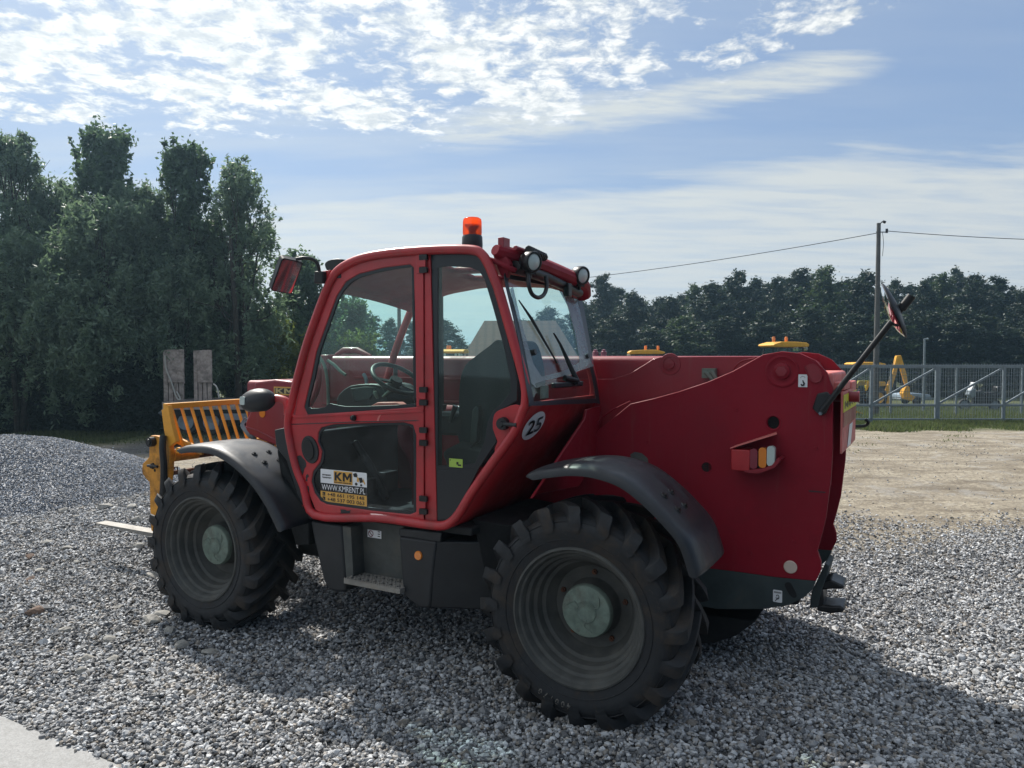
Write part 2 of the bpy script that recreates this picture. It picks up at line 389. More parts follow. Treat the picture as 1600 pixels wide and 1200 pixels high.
# ------------------------------------------------------------ ground
def sstep(x, a, b):
    t = np.clip((x-a)/(b-a), 0, 1); return t*t*(3-2*t)
def gz(x, y):
    x = np.asarray(x, float); y = np.asarray(y, float)
    z = -.9*sstep(y, 18, 45)
    k = 1-sstep(y, 9, 16)
    z = z+k*(.012*np.sin(2.1*x+1.3*y)+.010*np.sin(3.7*y-1.9*x+1)+.008*np.sin(6.1*x+.7)*np.cos(5.3*y))-.01*k
    k2 = sstep(y, 6, 10)*(1-sstep(y, 20, 26))
    z = z+k2*.02*np.sin(1.7*y+.5*x)*np.sin(.6*x+.3*y)
    return z
def G0(x, y): return float(gz(x, y))
def ground_mesh():
    ys = np.concatenate([np.linspace(-30, 2, 12)[:-1], np.arange(2, 14, .08), np.arange(14, 50, .5), np.geomspace(50, 900, 24)])
    xs = np.concatenate([-np.geomspace(14, 900, 26)[::-1], np.arange(-13.9, 14, .1), np.geomspace(14, 900, 26)])
    X, Y = np.meshgrid(xs, ys); Z = gz(X, Y)
    Z = Z+((Y > 2) & (Y < 14))*rng.normal(0, .003, X.shape)
    V = np.stack([X, Y, Z], -1).reshape(-1, 3); nx, ny = len(xs), len(ys)
    i = (np.arange(ny-1)[:, None]*nx+np.arange(nx-1)[None, :]).ravel()
    return V, np.stack([i, i+1, i+nx+1, i+nx], 1)
def ground_mat():
    m = bpy.data.materials.new('gravel_yard_ground'); m.use_nodes = True; n = NB(m.node_tree); p = m.node_tree.nodes['Principled BSDF']
    g = n.node('ShaderNodeNewGeometry').outputs['Position']; x, y, z = n.sep(g)
    flat = n.comb(x, y, 0.)
    # crushed stone
    v1 = n.voro(flat, 34, out='Color'); v1d = n.voro(flat, 34); vr = n.sep(v1)[0]
    v2 = n.voro(flat, 17, out='Color'); vr2 = n.sep(v2)[1]; v2d = n.voro(flat, 17)
    gc = n.mix(vr, (.035, .038, .042), (.30, .30, .295)); gc = n.mix(n.math('MULTIPLY', vr2, .45), gc, (.20, .19, .165))
    gc = n.mix(n.ramp(v1d, .0, .55, 0., .55), gc, (.10, .10, .105))
    # sandy track
    st = n.node('ShaderNodeMapping'); n.l.new(flat, st.inputs[0]); st.inputs['Scale'].default_value = (.6, 1.3, 1)
    sN = n.noise(st.outputs[0], 1.6, 9, .68, .6); sF = n.noise(flat, 16, 8, .7)
    sc_ = n.mix(n.ramp(sN, .3, .7), (.17, .14, .10), (.44, .39, .30))
    sc_ = n.mix(n.ramp(sF, .42, .62, 0, .75), sc_, (.16, .135, .105))
    peb = n.voro(flat, 12); sc_ = n.mix(n.ramp(peb, .10, .17, .75, 0.), sc_, (.42, .40, .37))
    clod = n.noise(flat, 5.5, 9, .78, 1.2); sc_ = n.mix(n.ramp(clod, .50, .60, 0, .55), sc_, (.13, .105, .08)); sc_ = n.mix(n.ramp(n.noise(flat, 1.1, 6, .7, .8), .52, .66, 0, .5), sc_, (.33, .32, .30))
    # grass base
    gn = n.noise(flat, 2.2, 8, .7); gs = n.mix(n.ramp(gn, .35, .65), (.045, .060, .022), (.11, .12, .05))
    gs = n.mix(n.ramp(n.noise(flat, .6, 5, .6), .55, .72, 0, .7), gs, (.17, .15, .085))
    wob = n.math('MULTIPLY', n.math('SUBTRACT', n.noise(flat, .9, 7, .65), .5), 3.4)
    # edge gravel -> sand:  y > e(x)
    e = n.ramp(x, -6., 2.5, 11.5, 7.9, True)
    fs = n.ramp(n.math('ADD', n.math('SUBTRACT', y, e), wob), -.8, 1.3)
    far = n.math('MULTIPLY', n.ramp(n.math('ADD', y, wob), 15.3, 16.4), n.math('MULTIPLY', n.ramp(x, -9.5, -8.3), n.ramp(x, -4.5, -3.4, 1., 0.)))   # loose stone round the trailer
    fs = n.math('MULTIPLY', fs, n.math('SUBTRACT', 1., n.math('MULTIPLY', far, .85)))
    c = n.mix(fs, gc, sc_)
    ge = n.ramp(x, -8, 4, 17.4, 21.2, True)
    fg = n.ramp(n.math('ADD', n.math('SUBTRACT', y, ge), n.math('MULTIPLY', wob, .7)), -.4, 1.0)
    fg = n.math('MULTIPLY', fg, n.math('SUBTRACT', 1., n.math('MULTIPLY', far, .85)))
    c = n.mix(fg, c, gs)
    n._in(p.inputs['Base Color'], c); p.inputs['Roughness'].default_value = .9; p.inputs['Specular IOR Level'].default_value = .25
    h = n.math('SUBTRACT', 1., n.math('MULTIPLY', v1d, 1.6)); h = n.math('ADD', h, n.math('MULTIPLY', vr, .8))
    hs = n.math('ADD', n.math('MULTIPLY', sF, 1.0), n.math('MULTIPLY', sN, 2.))
    hh = n.node('ShaderNodeMix'); n._in(hh.inputs[0], fs); n._in(hh.inputs[2], h); n._in(hh.inputs[3], hs)
    n.l.new(n.bump(hh.outputs[0], 1.0, .03), p.inputs['Normal'])
    return m
M['ground'] = ground_mat()
V, Fc = ground_mesh()
tag(npmesh('ground', V, Fc, M['ground'], smooth=True), kind='structure')

def stone_mat(name, a=(.045, .048, .055), b=(.58, .59, .60)):
    m = bpy.data.materials.new(name); m.use_nodes = True; n = NB(m.node_tree); p = m.node_tree.nodes['Principled BSDF']
    at = n.node('ShaderNodeAttribute'); at.attribute_name = 'rnd'; r = at.outputs['Fac']
    c = n.mix(n.math('POWER', r, 1.3), a, b)
    hue = n.math('FRACT', n.math('MULTIPLY', r, 37.7))
    c = n.mix(n.ramp(hue, .78, .84, 0., .5), c, (.28, .225, .16))
    c = n.mix(n.ramp(hue, .02, .0, 0., .0), c, (.2, .1, .08))
    tco = n.node('ShaderNodeTexCoord').outputs['Object']
    c = n.mix(n.ramp(n.noise(tco, 60, 4, .7), .4, .75, 0., .35), c, (.42, .42, .41))
    n._in(p.inputs['Base Color'], c); p.inputs['Roughness'].default_value = .62; p.inputs['Specular IOR Level'].default_value = .4
    return m
M['stone'] = stone_mat('crushed_stone'); M['heapstone'] = stone_mat('blue_grey_crushed_stone', (.06, .07, .09), (.46, .50, .56))
ph = (1+5**.5)/2
ICO = np.array([(-1, ph, 0), (1, ph, 0), (-1, -ph, 0), (1, -ph, 0), (0, -1, ph), (0, 1, ph), (0, -1, -ph), (0, 1, -ph), (ph, 0, -1), (ph, 0, 1), (-ph, 0, -1), (-ph, 0, 1)], float)
ICO /= np.linalg.norm(ICO[0])
ICF = np.array([(0, 11, 5), (0, 5, 1), (0, 1, 7), (0, 7, 10), (0, 10, 11), (1, 5, 9), (5, 11, 4), (11, 10, 2), (10, 7, 6), (7, 1, 8), (3, 9, 4), (3, 4, 2), (3, 2, 6), (3, 6, 8), (3, 8, 9), (4, 9, 5), (2, 4, 11), (6, 2, 10), (8, 6, 7), (9, 8, 1)])
OCT = np.array([(1, 0, 0), (-1, 0, 0), (0, 1, 0), (0, -1, 0), (0, 0, 1), (0, 0, -1)], float)
OCF = np.array([(0, 2, 4), (2, 1, 4), (1, 3, 4), (3, 0, 4), (2, 0, 5), (1, 2, 5), (3, 1, 5), (0, 3, 5)])
def stones(xy, z, rad, base, faces, jit=.28, flat=.72, tilt=.8):
    N = len(xy); k = len(base)
    T = base[None]*(1+rng.uniform(-jit, jit, (N, k, 1))) + rng.normal(0, .08, (N, k, 3))
    T = T*np.stack([rng.uniform(.85, 1.45, N), rng.uniform(.7, 1.1, N), rng.uniform(flat*.7, flat*1.3, N)], 1)[:, None]
    tx = rng.normal(0, tilt, N); c, s = np.cos(tx), np.sin(tx)
    y = T[..., 1]*c[:, None]-T[..., 2]*s[:, None]; zz = T[..., 1]*s[:, None]+T[..., 2]*c[:, None]; x = T[..., 0]
    a = rng.uniform(0, 2*np.pi, N); c, s = np.cos(a)[:, None], np.sin(a)[:, None]
    V = np.stack([x*c-y*s, x*s+y*c, zz], -1)*rad[:, None, None]
    V += np.concatenate([xy, z[:, None]], 1)[:, None]
    Fc = faces[None]+(np.arange(N)*k)[:, None, None]
    return V.reshape(-1, 3), Fc.reshape(-1, faces.shape[1]), np.repeat(rng.uniform(0, 1, N), k)
MC = np.array([-7.9, 11.6])     # gravel heap
def heap_h(x, y):
    def bumpf(cx, cy, rx, ry, h, e=1.35):
        d = np.sqrt(((x-cx)/rx)**2+((y-cy)/ry)**2); return h*np.clip(1-d**1.4, 0, None)**1.0
    a = bumpf(-8.0, 12.0, 2.6, 2.6, .77); b = bumpf(-9.8, 11.3, 2.8, 2.3, .70); c = bumpf(-7.0, 11.2, 1.3, 1.6, .36)
    m_ = np.maximum(np.maximum(a, b), c)
    return m_+.12*np.minimum(a, b)+.10*c + (m_ > .02)*.02*np.sin(4*x+2*y)*np.cos(3*y)
def cloud_stones(y0, y1, dens, r0, r1, base, faces, keep, hf=None, tilt=.8):
    W = 1.55*y1*.5+.5; n_ = int(dens*(y1-y0)*2*W)
    y = rng.uniform(y0, y1, n_); x = rng.uniform(-W, W, n_)
    ok = (np.abs(x) < .72*y+.5) & keep(x, y); x, y = x[ok], y[ok]
    z = gz(x, y)+rng.uniform(-.006, .022, len(x)) if hf is None else hf(x, y)
    r = rng.uniform(r0, r1, len(x))**1.0
    big_ = rng.uniform(0, 1, len(x)) < .03; r[big_] *= rng.uniform(1.3, 2.1, big_.sum())
    return stones(np.stack([x, y], 1), z, r, base, faces, tilt=tilt)
def merge(parts):
    Vs, Fs, As = [], [], []; o = 0
    for v, f, a in parts: Vs.append(v); Fs.append(f+o); As.append(a); o += len(v)
    return np.concatenate(Vs), np.concatenate(Fs), np.concatenate(As)
nzf = lambda x, y: .8*np.sin(1.1*x+.6*y)+.5*np.sin(2.7*x-1.3*y)+rng.normal(0, .55, len(x))
def edge_keep(x, y): return y+.9*nzf(x, y) < 11.5-3.6*sstep(x, -6., 2.5)+.4
def _pg(u, v):
    yy = -(v-600)/FPX; c, s = math.cos(PITCH), math.sin(PITCH); t = -CH/(-s+yy*c); return np.array([(u-800)/FPX*t, (c+yy*s)*t])
_a, _b = _pg(-2, 1120), _pg(190, 1200); _d = _b-_a
slab = lambda x, y: (_d[0]*(y-_a[1])-_d[1]*(x-_a[0])) > (-.025+.03*np.sin(31*x)*np.sin(17*x+1))*np.linalg.norm(_d)
V1 = cloud_stones(2.6, 5.2, 4600, .0075, .0165, ICO, ICF, slab)
V2 = cloud_stones(5.2, 7.2, 3000, .009, .0185, OCT, OCF, edge_keep)
V3 = cloud_stones(7.2, 12.5, 1700, .010, .020, OCT, OCF, edge_keep)
V4 = cloud_stones(7.3, 18, 190, .006, .017, OCT, OCF, lambda x, y: rng.uniform(0, 1, len(x)) < .06+.94*np.clip(np.sin(.9*x+1.7*y+1.5*np.sin(.8*y))*np.sin(2.3*y-.6*x+np.sin(1.7*x))-.35, 0, 1)+.8*(1-sstep(y, 7.3, 10.5)))
Vr, Fr, Ar = merge([V1, V2, V3, V4])
tag(npmesh('gravel', Vr, Fr, M['stone'], attr=Ar), 'loose grey crushed stone spread over the yard under the telehandler', 'gravel', kind='stuff')
# heap: a skin with stones on it
xs = np.linspace(-12.5, -4., 120); ys = np.linspace(8.8, 14.8, 90); X, Y = np.meshgrid(xs, ys)
H = heap_h(X, Y); Z = gz(X, Y)+H-.015
V_ = np.stack([X, Y, Z], -1).reshape(-1, 3); i = (np.arange(89)[:, None]*120+np.arange(119)[None]).ravel()
V_[:, 2] -= (H.ravel() < .004)*.05
heap = npmesh('gravel_heap', V_, np.stack([i, i+1, i+121, i+120], 1), M['heapstone'], attr=np.full(len(V_), .35), smooth=True)
tag(heap, 'low heap of blue grey crushed stone left of the front wheel', 'gravel heap')
n_ = 125000; x = rng.uniform(-12, -4.2, n_); y = rng.uniform(9.2, 14, n_); hh = heap_h(x, y); ok = (hh > .004) & (np.abs(x) < .74*y+.4); x, y, hh = x[ok], y[ok], hh[ok]
v, f, a = stones(np.stack([x, y], 1), gz(x, y)+hh+rng.uniform(-.01, .012, len(x)), rng.uniform(.0075, .0155, len(x)), OCT, OCF, tilt=.8)
o = npmesh('loose_stones', v, f, M['heapstone'], attr=a, parent=heap); o['kind'] = 'stuff'

# single rocks
M['rock'] = mat('pale_rock', (.29, .28, .255), .85, var=.3, vscale=14, dirt=(.14, .12, .10), dscale=10, damt=.6, bump=.5, bscale=30)
M['rockbrown'] = mat('brown_rock', (.17, .115, .085), .9, var=.3, vscale=14, bump=.5, bscale=30)
def pix_ground(u, v):
    xx = (u-800)/FPX; yy = -(v-600)/FPX; c, s = math.cos(PITCH), math.sin(PITCH)
    d = Vector((xx, c+yy*s, -s+yy*c)); t = -CH/d.z; return Vector((d.x*t, d.y*t))
ROCKS = [(48,872,.055,1,'dark brown rock on the gravel left of the forks'),(62,890,.05,0,'grey rock directly in front of the dark brown rock'),(100,797,.07,0,'flat pale rock at the foot of the gravel heap'),(163,795,.09,0,'large pale rock at the front edge of the gravel heap'),
 (205,793,.075,0,'light flat rock at the heap edge beside the yellow carriage'),(177,797,.045,0,'small white rock between two larger rocks at the heap edge'),(120,808,.05,0,'pale rock just in front of the heap'),(22,820,.06,0,'grey flat rock lying under the left side of the heap'),
 (215,815,.085,0,'wide grey rock beyond the fork tine'),(75,850,.06,0,'tilted grey rock beside a second one on the gravel'),(105,861,.06,0,'long flat pale rock on open gravel'),(218,858,.06,0,'pale rock in front of the fork tine'),
 (45,905,.045,1,'small brown rock below the dark brown rock'),(103,988,.055,0,'pale angular rock left of the front tyre'),(172,1003,.05,0,'light rock beside another in front of the tyre'),(184,950,.04,0,'small pale stone beside the front tyre'),
 (137,1032,.05,0,'flat buff rock on the gravel near the slab'),(175,1033,.045,0,'squarish buff rock near the slab'),(128,1051,.045,0,'grey rock nearest the concrete slab'),(238,975,.075,0,'flat dark rock at the front tyre'),
 (255,965,.06,0,'rock wedged beside the front tyre tread'),(265,992,.05,0,'small rock under the front tyre edge'),(282,1013,.05,0,'pale pebble rock below the front tyre'),(330,1021,.055,0,'oval grey rock in front of the front tyre'),
 (240,905,.07,0,'rock behind the front tyre at its left edge'),(55,958,.07,1,'dark flat rock at the far left of the gravel'),(120,880,.04,0,'small grey stone between the heap and the slab')]
def rock_bm(r):
    bm = B(); bmesh.ops.create_icosphere(bm, subdivisions=2, radius=r)
    ax = [Vector((random.gauss(0, 1), random.gauss(0, 1), random.gauss(0, 1))).normalized() for _ in range(14)]
    for v in bm.verts:
        for a_ in ax:
            d = v.co.dot(a_)-r*.60
            if d > 0: v.co -= a_*d
        v.co += Vector([random.gauss(0, r*.02) for _ in range(3)])
        v.co.z *= .6; v.co.x *= 1.25
    return bm
for (u, v, r, k, lab) in ROCKS:
    p = pix_ground(u, v); o = obj('rock', rock_bm(r*1.15), M['rockbrown' if k else 'rock'])
    o.location = (p.x, p.y, G0(p.x, p.y)+heap_h(p.x, p.y)*.9+r*.36); o.rotation_euler = (random.uniform(-.2, .2), random.uniform(-.2, .2), random.uniform(0, 6))
    tag(o, lab, 'rock', 'loose rocks on the gravel')

# concrete slab corner
M['slab'] = mat('speckled_concrete', (.30, .30, .295), .8, var=.18, vscale=120, dirt=(.22, .215, .20), dscale=30, damt=.5, bump=.15, bscale=90)
A_, B_ = pix_ground(-2, 1120), pix_ground(190, 1200)
dirv = (B_-A_).normalized(); nrm = Vector((-dirv.y, dirv.x));
if nrm.y > 0: nrm = -nrm
P0 = A_-dirv*3; P1 = B_+dirv*1.0
bm = B(); q = [P0, P1, P1+nrm*2.5-dirv*.2, P0+nrm*2.5]
lo = [bm.verts.new((p.x, p.y, -.12)) for p in q]; hi = [bm.verts.new((p.x, p.y, .014)) for p in q]
bm.faces.new(hi); bm.faces.new(lo[::-1])
for k in range(4): bm.faces.new((lo[k], lo[(k+1) % 4], hi[(k+1) % 4], hi[k]))
tag(obj('concrete_pavement', bm, M['slab'], bevel=.008), kind='structure')
# ------------------------------------------------------------ background
def leaf_cloud(cents, rads, n, L, Wd, droop=0.2, shell=.35):
    """n leaf-sized quads spread through ellipsoid clumps"""
    cents = np.asarray(cents, float); rads = np.asarray(rads, float)
    wv = rads.prod(1)**(2/3); idx = rng.choice(len(cents), n, p=wv/wv.sum())
    d = rng.normal(size=(n, 3)); d /= np.linalg.norm(d, axis=1)[:, None]
    rr = rng.uniform(shell**3, 1, n)**(1/3)*rng.normal(1, .10, n) if shell > 0 else np.minimum(np.abs(rng.normal(0, .6, n)), 1.25)
    c = cents[idx]+d*rads[idx]*rr[:, None]
    ax = rng.normal(size=(n, 3)); ax[:, 2] -= droop; ax += d*.6; ax /= np.linalg.norm(ax, axis=1)[:, None]
    s = np.cross(ax, rng.normal(size=(n, 3))); s /= np.linalg.norm(s, axis=1)[:, None]
    l = (L*rng.uniform(.6, 1.4, n))[:, None]; w_ = (Wd*rng.uniform(.6, 1.4, n))[:, None]
    V = np.stack([c-ax*l*.5, c+s*w_*.5, c+ax*l*.5, c-s*w_*.5], 1).reshape(-1, 3)
    cl = rng.uniform(0, 1, len(cents))[idx]
    at = np.clip(.45*cl+.55*rng.uniform(0, 1, n), 0, 1)
    return V, np.arange(4*n).reshape(-1, 4), np.repeat(at, 4)
def limbs(bm, base, cents, r0, lean=(0, 0), h=.6, nl=10):
    base = Vector(base); top = Vector((base.x+lean[0], base.y+lean[1], base.z+h))
    mid = (base+top)/2+Vector((random.gauss(0, .08), random.gauss(0, .08), 0))
    tube(bm, smoothpath([base-Vector((0, 0, .2)), mid, top], 4), [r0*(1-.6*i/8) for i in range(9)], 8)
    for c in random.sample(list(cents), min(nl, len(cents))):
        c = Vector(c); t = random.uniform(.25, .95); s = base.lerp(top, t)
        m_ = s.lerp(c, .5)+Vector((0, 0, -.12*(c-s).length)); rr = r0*.42*(1-.5*t)
        tube(bm, smoothpath([s, m_, c], 4), [rr*(1-.8*i/8) for i in range(9)], 6)
        for k in range(3):
            e = c+Vector((random.gauss(0, .3), random.gauss(0, .3), random.uniform(-.1, .25))); tube(bm, [m_.lerp(c, .5), e], [rr*.35, rr*.12], 4)
def tree(name, label, X, Y, top, halfw, nclump, nleaf, m, L=.16, Wd=.045, low=.4, multi=3, group=None, trunk_h=None, depth=None, fill=1.0):
    z0 = G0(X, Y); H = top-z0; root = empty(name, (X, Y, z0)); tag(root, label, 'tree', group)
    cs, rs = [], []
    for k in range(nclump):
        t = random.random()**.85; zz = low*H*.4+t*(H-low*H*.4)
        prof = (1-max(0, t-.45)**1.5*1.75)*(.75+.25*min(1, t/.3))
        ww = halfw*prof; a = random.uniform(0, 2*math.pi); rr = ww*math.sqrt(random.random())*.85
        rad = halfw*random.uniform(.22, .40)*(1.1-.3*t)
        cs.append((rr*math.cos(a), rr*math.sin(a)*(depth or 1), min(zz, H-rad*.9))); rs.append((rad, rad, rad*random.uniform(.8, 1.5)))
    sc_, sr_ = [], []
    for c, r_ in zip(cs, rs):           # each bough carries many small sprays
        for q in range(9):
            dv = Vector((random.gauss(0, 1), random.gauss(0, 1), random.gauss(0, 1))).normalized()*random.random()**.45*1.22
            sc_.append((c[0]+dv.x*r_[0], c[1]+dv.y*r_[1], min(H-.15, c[2]+dv.z*r_[2]))); k_ = random.uniform(.10, .26)*(.8+halfw*.15); sr_.append((k_, k_, k_*random.uniform(1.0, 2.2)))
    for q in range(26):                  # thin upright shoots breaking the outline
        c, r_ = random.choice(list(zip(cs, rs))); a = random.uniform(0, 6.28); bx_, by_, bz_ = c[0]+math.cos(a)*r_[0]*.8, c[1]+math.sin(a)*r_[1]*.8, c[2]+r_[2]*.7
        for j in range(5): sc_.append((bx_+.05*j*math.cos(a), by_+.05*j*math.sin(a), min(H+.1, bz_+.17*j))); k_ = .13-.017*j; sr_.append((k_, k_, .16))
    V, F, A = leaf_cloud(sc_, sr_, int(nleaf*fill*.8), L*1.1, Wd*1.35, .2, 0)
    npmesh('crown', V, F, M[m], root, A)
    bm = B()
    for j in range(multi):
        limbs(bm, (random.gauss(0, .15), random.gauss(0, .15), 0), cs, .13*H/8, (random.gauss(0, halfw*.25), random.gauss(0, .2)), H*(trunk_h or .72), 9)
    obj('trunk', bm, M['bark'], root, smooth=60)
    return root
def PX(u, Y): return (u-800)/FPX*Y
def PZ(v, Y): return CH-(v-556)/FPX*Y
# willows and alders on the left, about 21 m away
tree('willow_tree', 'tall airy willow cut by the left edge of the picture, topmost shoots thin against cloud', PX(30, 22), 22, PZ(222, 22), 1.5, 70, 46000, 'willow', .15, .036)
tree('alder_tree', 'tallest dark broadleaf tree with twin tops, second from the left edge', PX(175, 23), 23, PZ(212, 23), 1.75, 80, 74000, 'alder', .13, .06, low=.3)
tree('willow_tree', 'lower pale green willow in front of the tall twin topped tree', PX(165, 20.5), 20.5, PZ(318, 20.5), 1.9, 70, 60000, 'willow', .14, .036)
tree('alder_tree', 'dark green tree with a pointed top in the middle of the left group', PX(296, 22.5), 22.5, PZ(240, 22.5), 1.3, 60, 40000, 'alder', .13, .055, low=.3)
tree('willow_tree', 'loose silvery willow with sky showing through, right end of the left group', PX(378, 22), 22, PZ(262, 22), 1.35, 60, 25000, 'willow', .14, .034, multi=4)
tree('willow_tree', 'dense low willow behind the wooden trailer ramps', PX(262, 21.5), 21.5, PZ(400, 21.5), 1.9, 50, 46000, 'willow', .13, .036)
tree('bushy_tree', 'shrubby tree with yellow green leaves between the left group and the cab', PX(428, 24), 24, PZ(500, 24), 1.0, 34, 18000, 'lime', .12, .05, multi=5)
tree('alder_tree', 'dark bushy tree behind the mirror, left of the cab windscreen', PX(468, 26), 26, PZ(402, 26), 1.5, 50, 38000, 'alder', .13, .06)
tree('alder_tree', 'slender open tree seen through the front cab window', PX(540, 29), 29, PZ(470, 29), 1.5, 40, 24000, 'alder', .13, .06)
tree('bushy_tree', 'pale green bush seen low through the front cab window', PX(548, 27), 27, PZ(528, 27), 1.2, 24, 13000, 'lime', .12, .05, multi=5)
tree('willow_tree', 'dense willow at the far left, low in front of the airy one', PX(25, 20), 20, PZ(375, 20), 2.1, 60, 52000, 'willow', .14, .036)
tree('willow_tree', 'broad mid height willow filling the gap between the twin topped tree and the pointed one', PX(232, 22), 22, PZ(300, 22), 1.5, 56, 46000, 'willow', .14, .036)
tree('willow_tree', 'low willow under the loose silvery one, beside the mesh fence', PX(362, 23), 23, PZ(410, 23), 1.6, 50, 42000, 'willow', .13, .04)
tree('willow_tree', 'mid height willow between the airy edge willow and the twin topped tree', PX(100, 22.5), 22.5, PZ(280, 22.5), 1.4, 56, 46000, 'willow', .14, .036)
# dark conifer hedge of separate columns
def thuja():
    root = empty('columnar_conifer', (0, 0, 0)); cs, rs = [], []
    for k in range(16):
        t = k/15; cs.append((random.gauss(0, .05), random.gauss(0, .05), .15+t*2.15)); r_ = .42*(1-t)**.55+.10; rs.append((r_, r_, .28))
    V, F, A = leaf_cloud(cs, rs, 9000, .10, .05, .0, .6); npmesh('crown', V, F, M['thuja'], root, A)
    bm = B(); tube(bm, [(0, 0, -.1), (0, 0, 2.2)], [.05, .01], 6); obj('trunk', bm, M['bark'], root); return root
th0 = thuja()
for k, u in enumerate([-25, 15, 54, 92, 132, 170, 208, 240]):
    o = th0 if k == 0 else copy_tree(th0)
    Yk = 20.6; o.location = (PX(u, Yk), Yk, G0(PX(u, Yk), Yk)); s = random.uniform(.9, 1.15); o.scale = (1.15, 1.1, s); o.rotation_euler.z = k*1.7
    tag(o, 'dark columnar conifer in the hedge under the left trees', 'conifer', 'columnar conifers in the dark hedge')
# pine wood on the right
def pine(h, hw, n, nw=9):
    root = empty('pine_tree', (0, 0, 0)); cs, rs = [], []
    for k in range(190):
        t = random.random()**.8; z_ = h*(.10+.88*t); ww = hw*(1-t)**.5*(.75+.4*random.random())+.2; a = random.uniform(0, 6.283); rr = ww*random.uniform(.1, 1.)
        cs.append((rr*math.cos(a), rr*math.sin(a), z_)); r_ = random.uniform(.35, .75)*(1.1-.5*t)*hw/2.6; rs.append((r_, r_, r_*.8))
    for k in range(4): cs.append((random.gauss(0, .15), random.gauss(0, .15), h*(.93+.02*k))); rs.append((.35, .35, .45))
    V, F, A = leaf_cloud(cs, rs, int(n*1.5), .27, .11, -.3, 0); npmesh('crown', V, F, M['pine'], root, A)
    bm = B(); tube(bm, [(0, 0, -.2), (.1, 0, h*.5), (0, .05, h*.97)], [.17, .12, .03], 7)
    for c in random.sample(cs, 14): tube(bm, [(0, 0, c[2]-.4), c], [.04, .012], 4)
    obj('trunk', bm, M['bark'], root, smooth=60); return root
protos = [pine(11.0, 2.7, 17000), pine(11.6, 2.3, 15000), pine(10.6, 3.0, 18000), pine(11.2, 2.0, 13000)]
PROTO_B = pine(10.8, 3.1, 12000); PROTO_B.name = 'broadleaf_tree'
PROTO_B.children[0].data.materials[0] = M['wood_leaf']
PN = [(905, 455, 60), (940, 447, 64), (985, 452, 60), (1022, 466, 66), (1048, 470, 60), (1085, 448, 64), (1112, 446, 60), (1150, 432, 62), (1180, 424, 66), (1212, 428, 60), (1245, 422, 63), (1285, 416, 60), (1322, 424, 64),
      (1355, 424, 60), (1398, 420, 64), (1440, 436, 60), (1470, 418, 62), (1520, 412, 60), (1560, 448, 63), (1598, 446, 60), (1640, 440, 62), (1690, 430, 64),
      (925, 470, 70), (965, 462, 70), (1000, 470, 71), (1035, 470, 71), (1068, 462, 70), (1100, 458, 71), (1132, 448, 71), (1165, 438, 70), (1196, 438, 71), (1228, 432, 71), (1262, 430, 70), (1300, 430, 71), (1338, 432, 71), (1376, 432, 70), (1420, 436, 71), (1455, 430, 70), (1492, 428, 71), (1540, 430, 70), (1580, 442, 71), (1618, 446, 70), (960, 500, 57), (1010, 505, 56), (1065, 495, 56), (1130, 490, 56), (1195, 480, 56), (1265, 478, 56), (1330, 480, 56), (1385, 480, 56), (1455, 485, 56), (1500, 480, 55), (1545, 490, 56), (1610, 490, 55),
      (645, 505, 78), (610, 500, 75), (575, 492, 72), (690, 500, 75), (715, 528, 80), (668, 512, 70), (745, 535, 85), (775, 520, 85), (820, 500, 80), (860, 480, 75)]
for k, (u, v, Y) in enumerate(PN):
    bl = k in (5, 11, 16, 24, 29, 33, 39, 44, 49)
    o = (PROTO_B if k == 5 else copy_tree(PROTO_B)) if bl else (protos[k] if k < 4 else copy_tree(protos[random.randrange(4)]))
    hz = (PZ(v, Y)-G0(0, Y))*random.uniform(.93, 1.06); s = hz/11.2; o.location = (PX(u, Y), Y, G0(0, Y)); wz = .75+.55*random.random() if k < 22 else 1.25
    o.scale = (wz if s > .6 else wz*.9, wz, s); o.rotation_euler.z = random.uniform(0, 6.28)
    if bl: tag(o, 'lighter green broadleaf tree standing among the dark pines of the background wood', 'tree', 'broadleaf trees in the wood behind the fence')
    else: tag(o, 'dark pine in the wood across the background behind the red machine', 'pine', 'pines of the wood behind the fence')
# grass along the fences
def blades(n, xr, yr, h, dens=None):
    x = rng.uniform(*xr, n); y = rng.uniform(*yr, n)
    if dens is not None: k = dens(x, y) > rng.uniform(0, 1, n); x, y = x[k], y[k]
    n = len(x); z = gz(x, y); hh = h*rng.uniform(.4, 1.3, n)*(.6+.4*np.sin(x*1.7)*np.sin(y*2.1+.4*x)); a = rng.uniform(0, 6.28, n)
    lx, ly = rng.normal(0, .35, n)*hh, rng.normal(0, .35, n)*hh; w_ = rng.uniform(.006, .016, n)*1.5
    c, s = np.cos(a)*w_, np.sin(a)*w_
    V = np.stack([np.stack([x-c, y-s, z-.02], 1), np.stack([x+c, y+s, z-.02], 1), np.stack([x+lx, y+ly, z+hh], 1)], 1).reshape(-1, 3)
    return V, np.arange(3*n).reshape(-1, 3), np.repeat(rng.uniform(0, 1, n), 3)
g1 = blades(90000, (2.5, 20), (20.6, 24.6), .20, lambda x, y: sstep(y+.5*np.sin(x*1.3)+.4*np.sin(x*3.1), 20.8, 22.4)*.9)
g2 = blades(80000, (4, 32), (24.6, 44), .26)
g3 = blades(70000, (-17, -3.5), (17.2, 24), .16, lambda x, y: sstep(y+.5*np.sin(x*1.3), 17.2, 18.8)*(1-.9*((x > -9.6) & (y < 20.5))))
g4 = blades(14000, (-13, 13), (16, 21), .06, lambda x, y: (np.sin(x*2.3+y)*np.sin(y*3.1-x*.7) > .55)*.8)
V, F, A = merge([g1, g2, g3, g4])
tag(npmesh('grass', V, F, M['grassblade'], attr=A), 'rough green grass growing along the fences and under the trees', 'grass', kind='stuff')

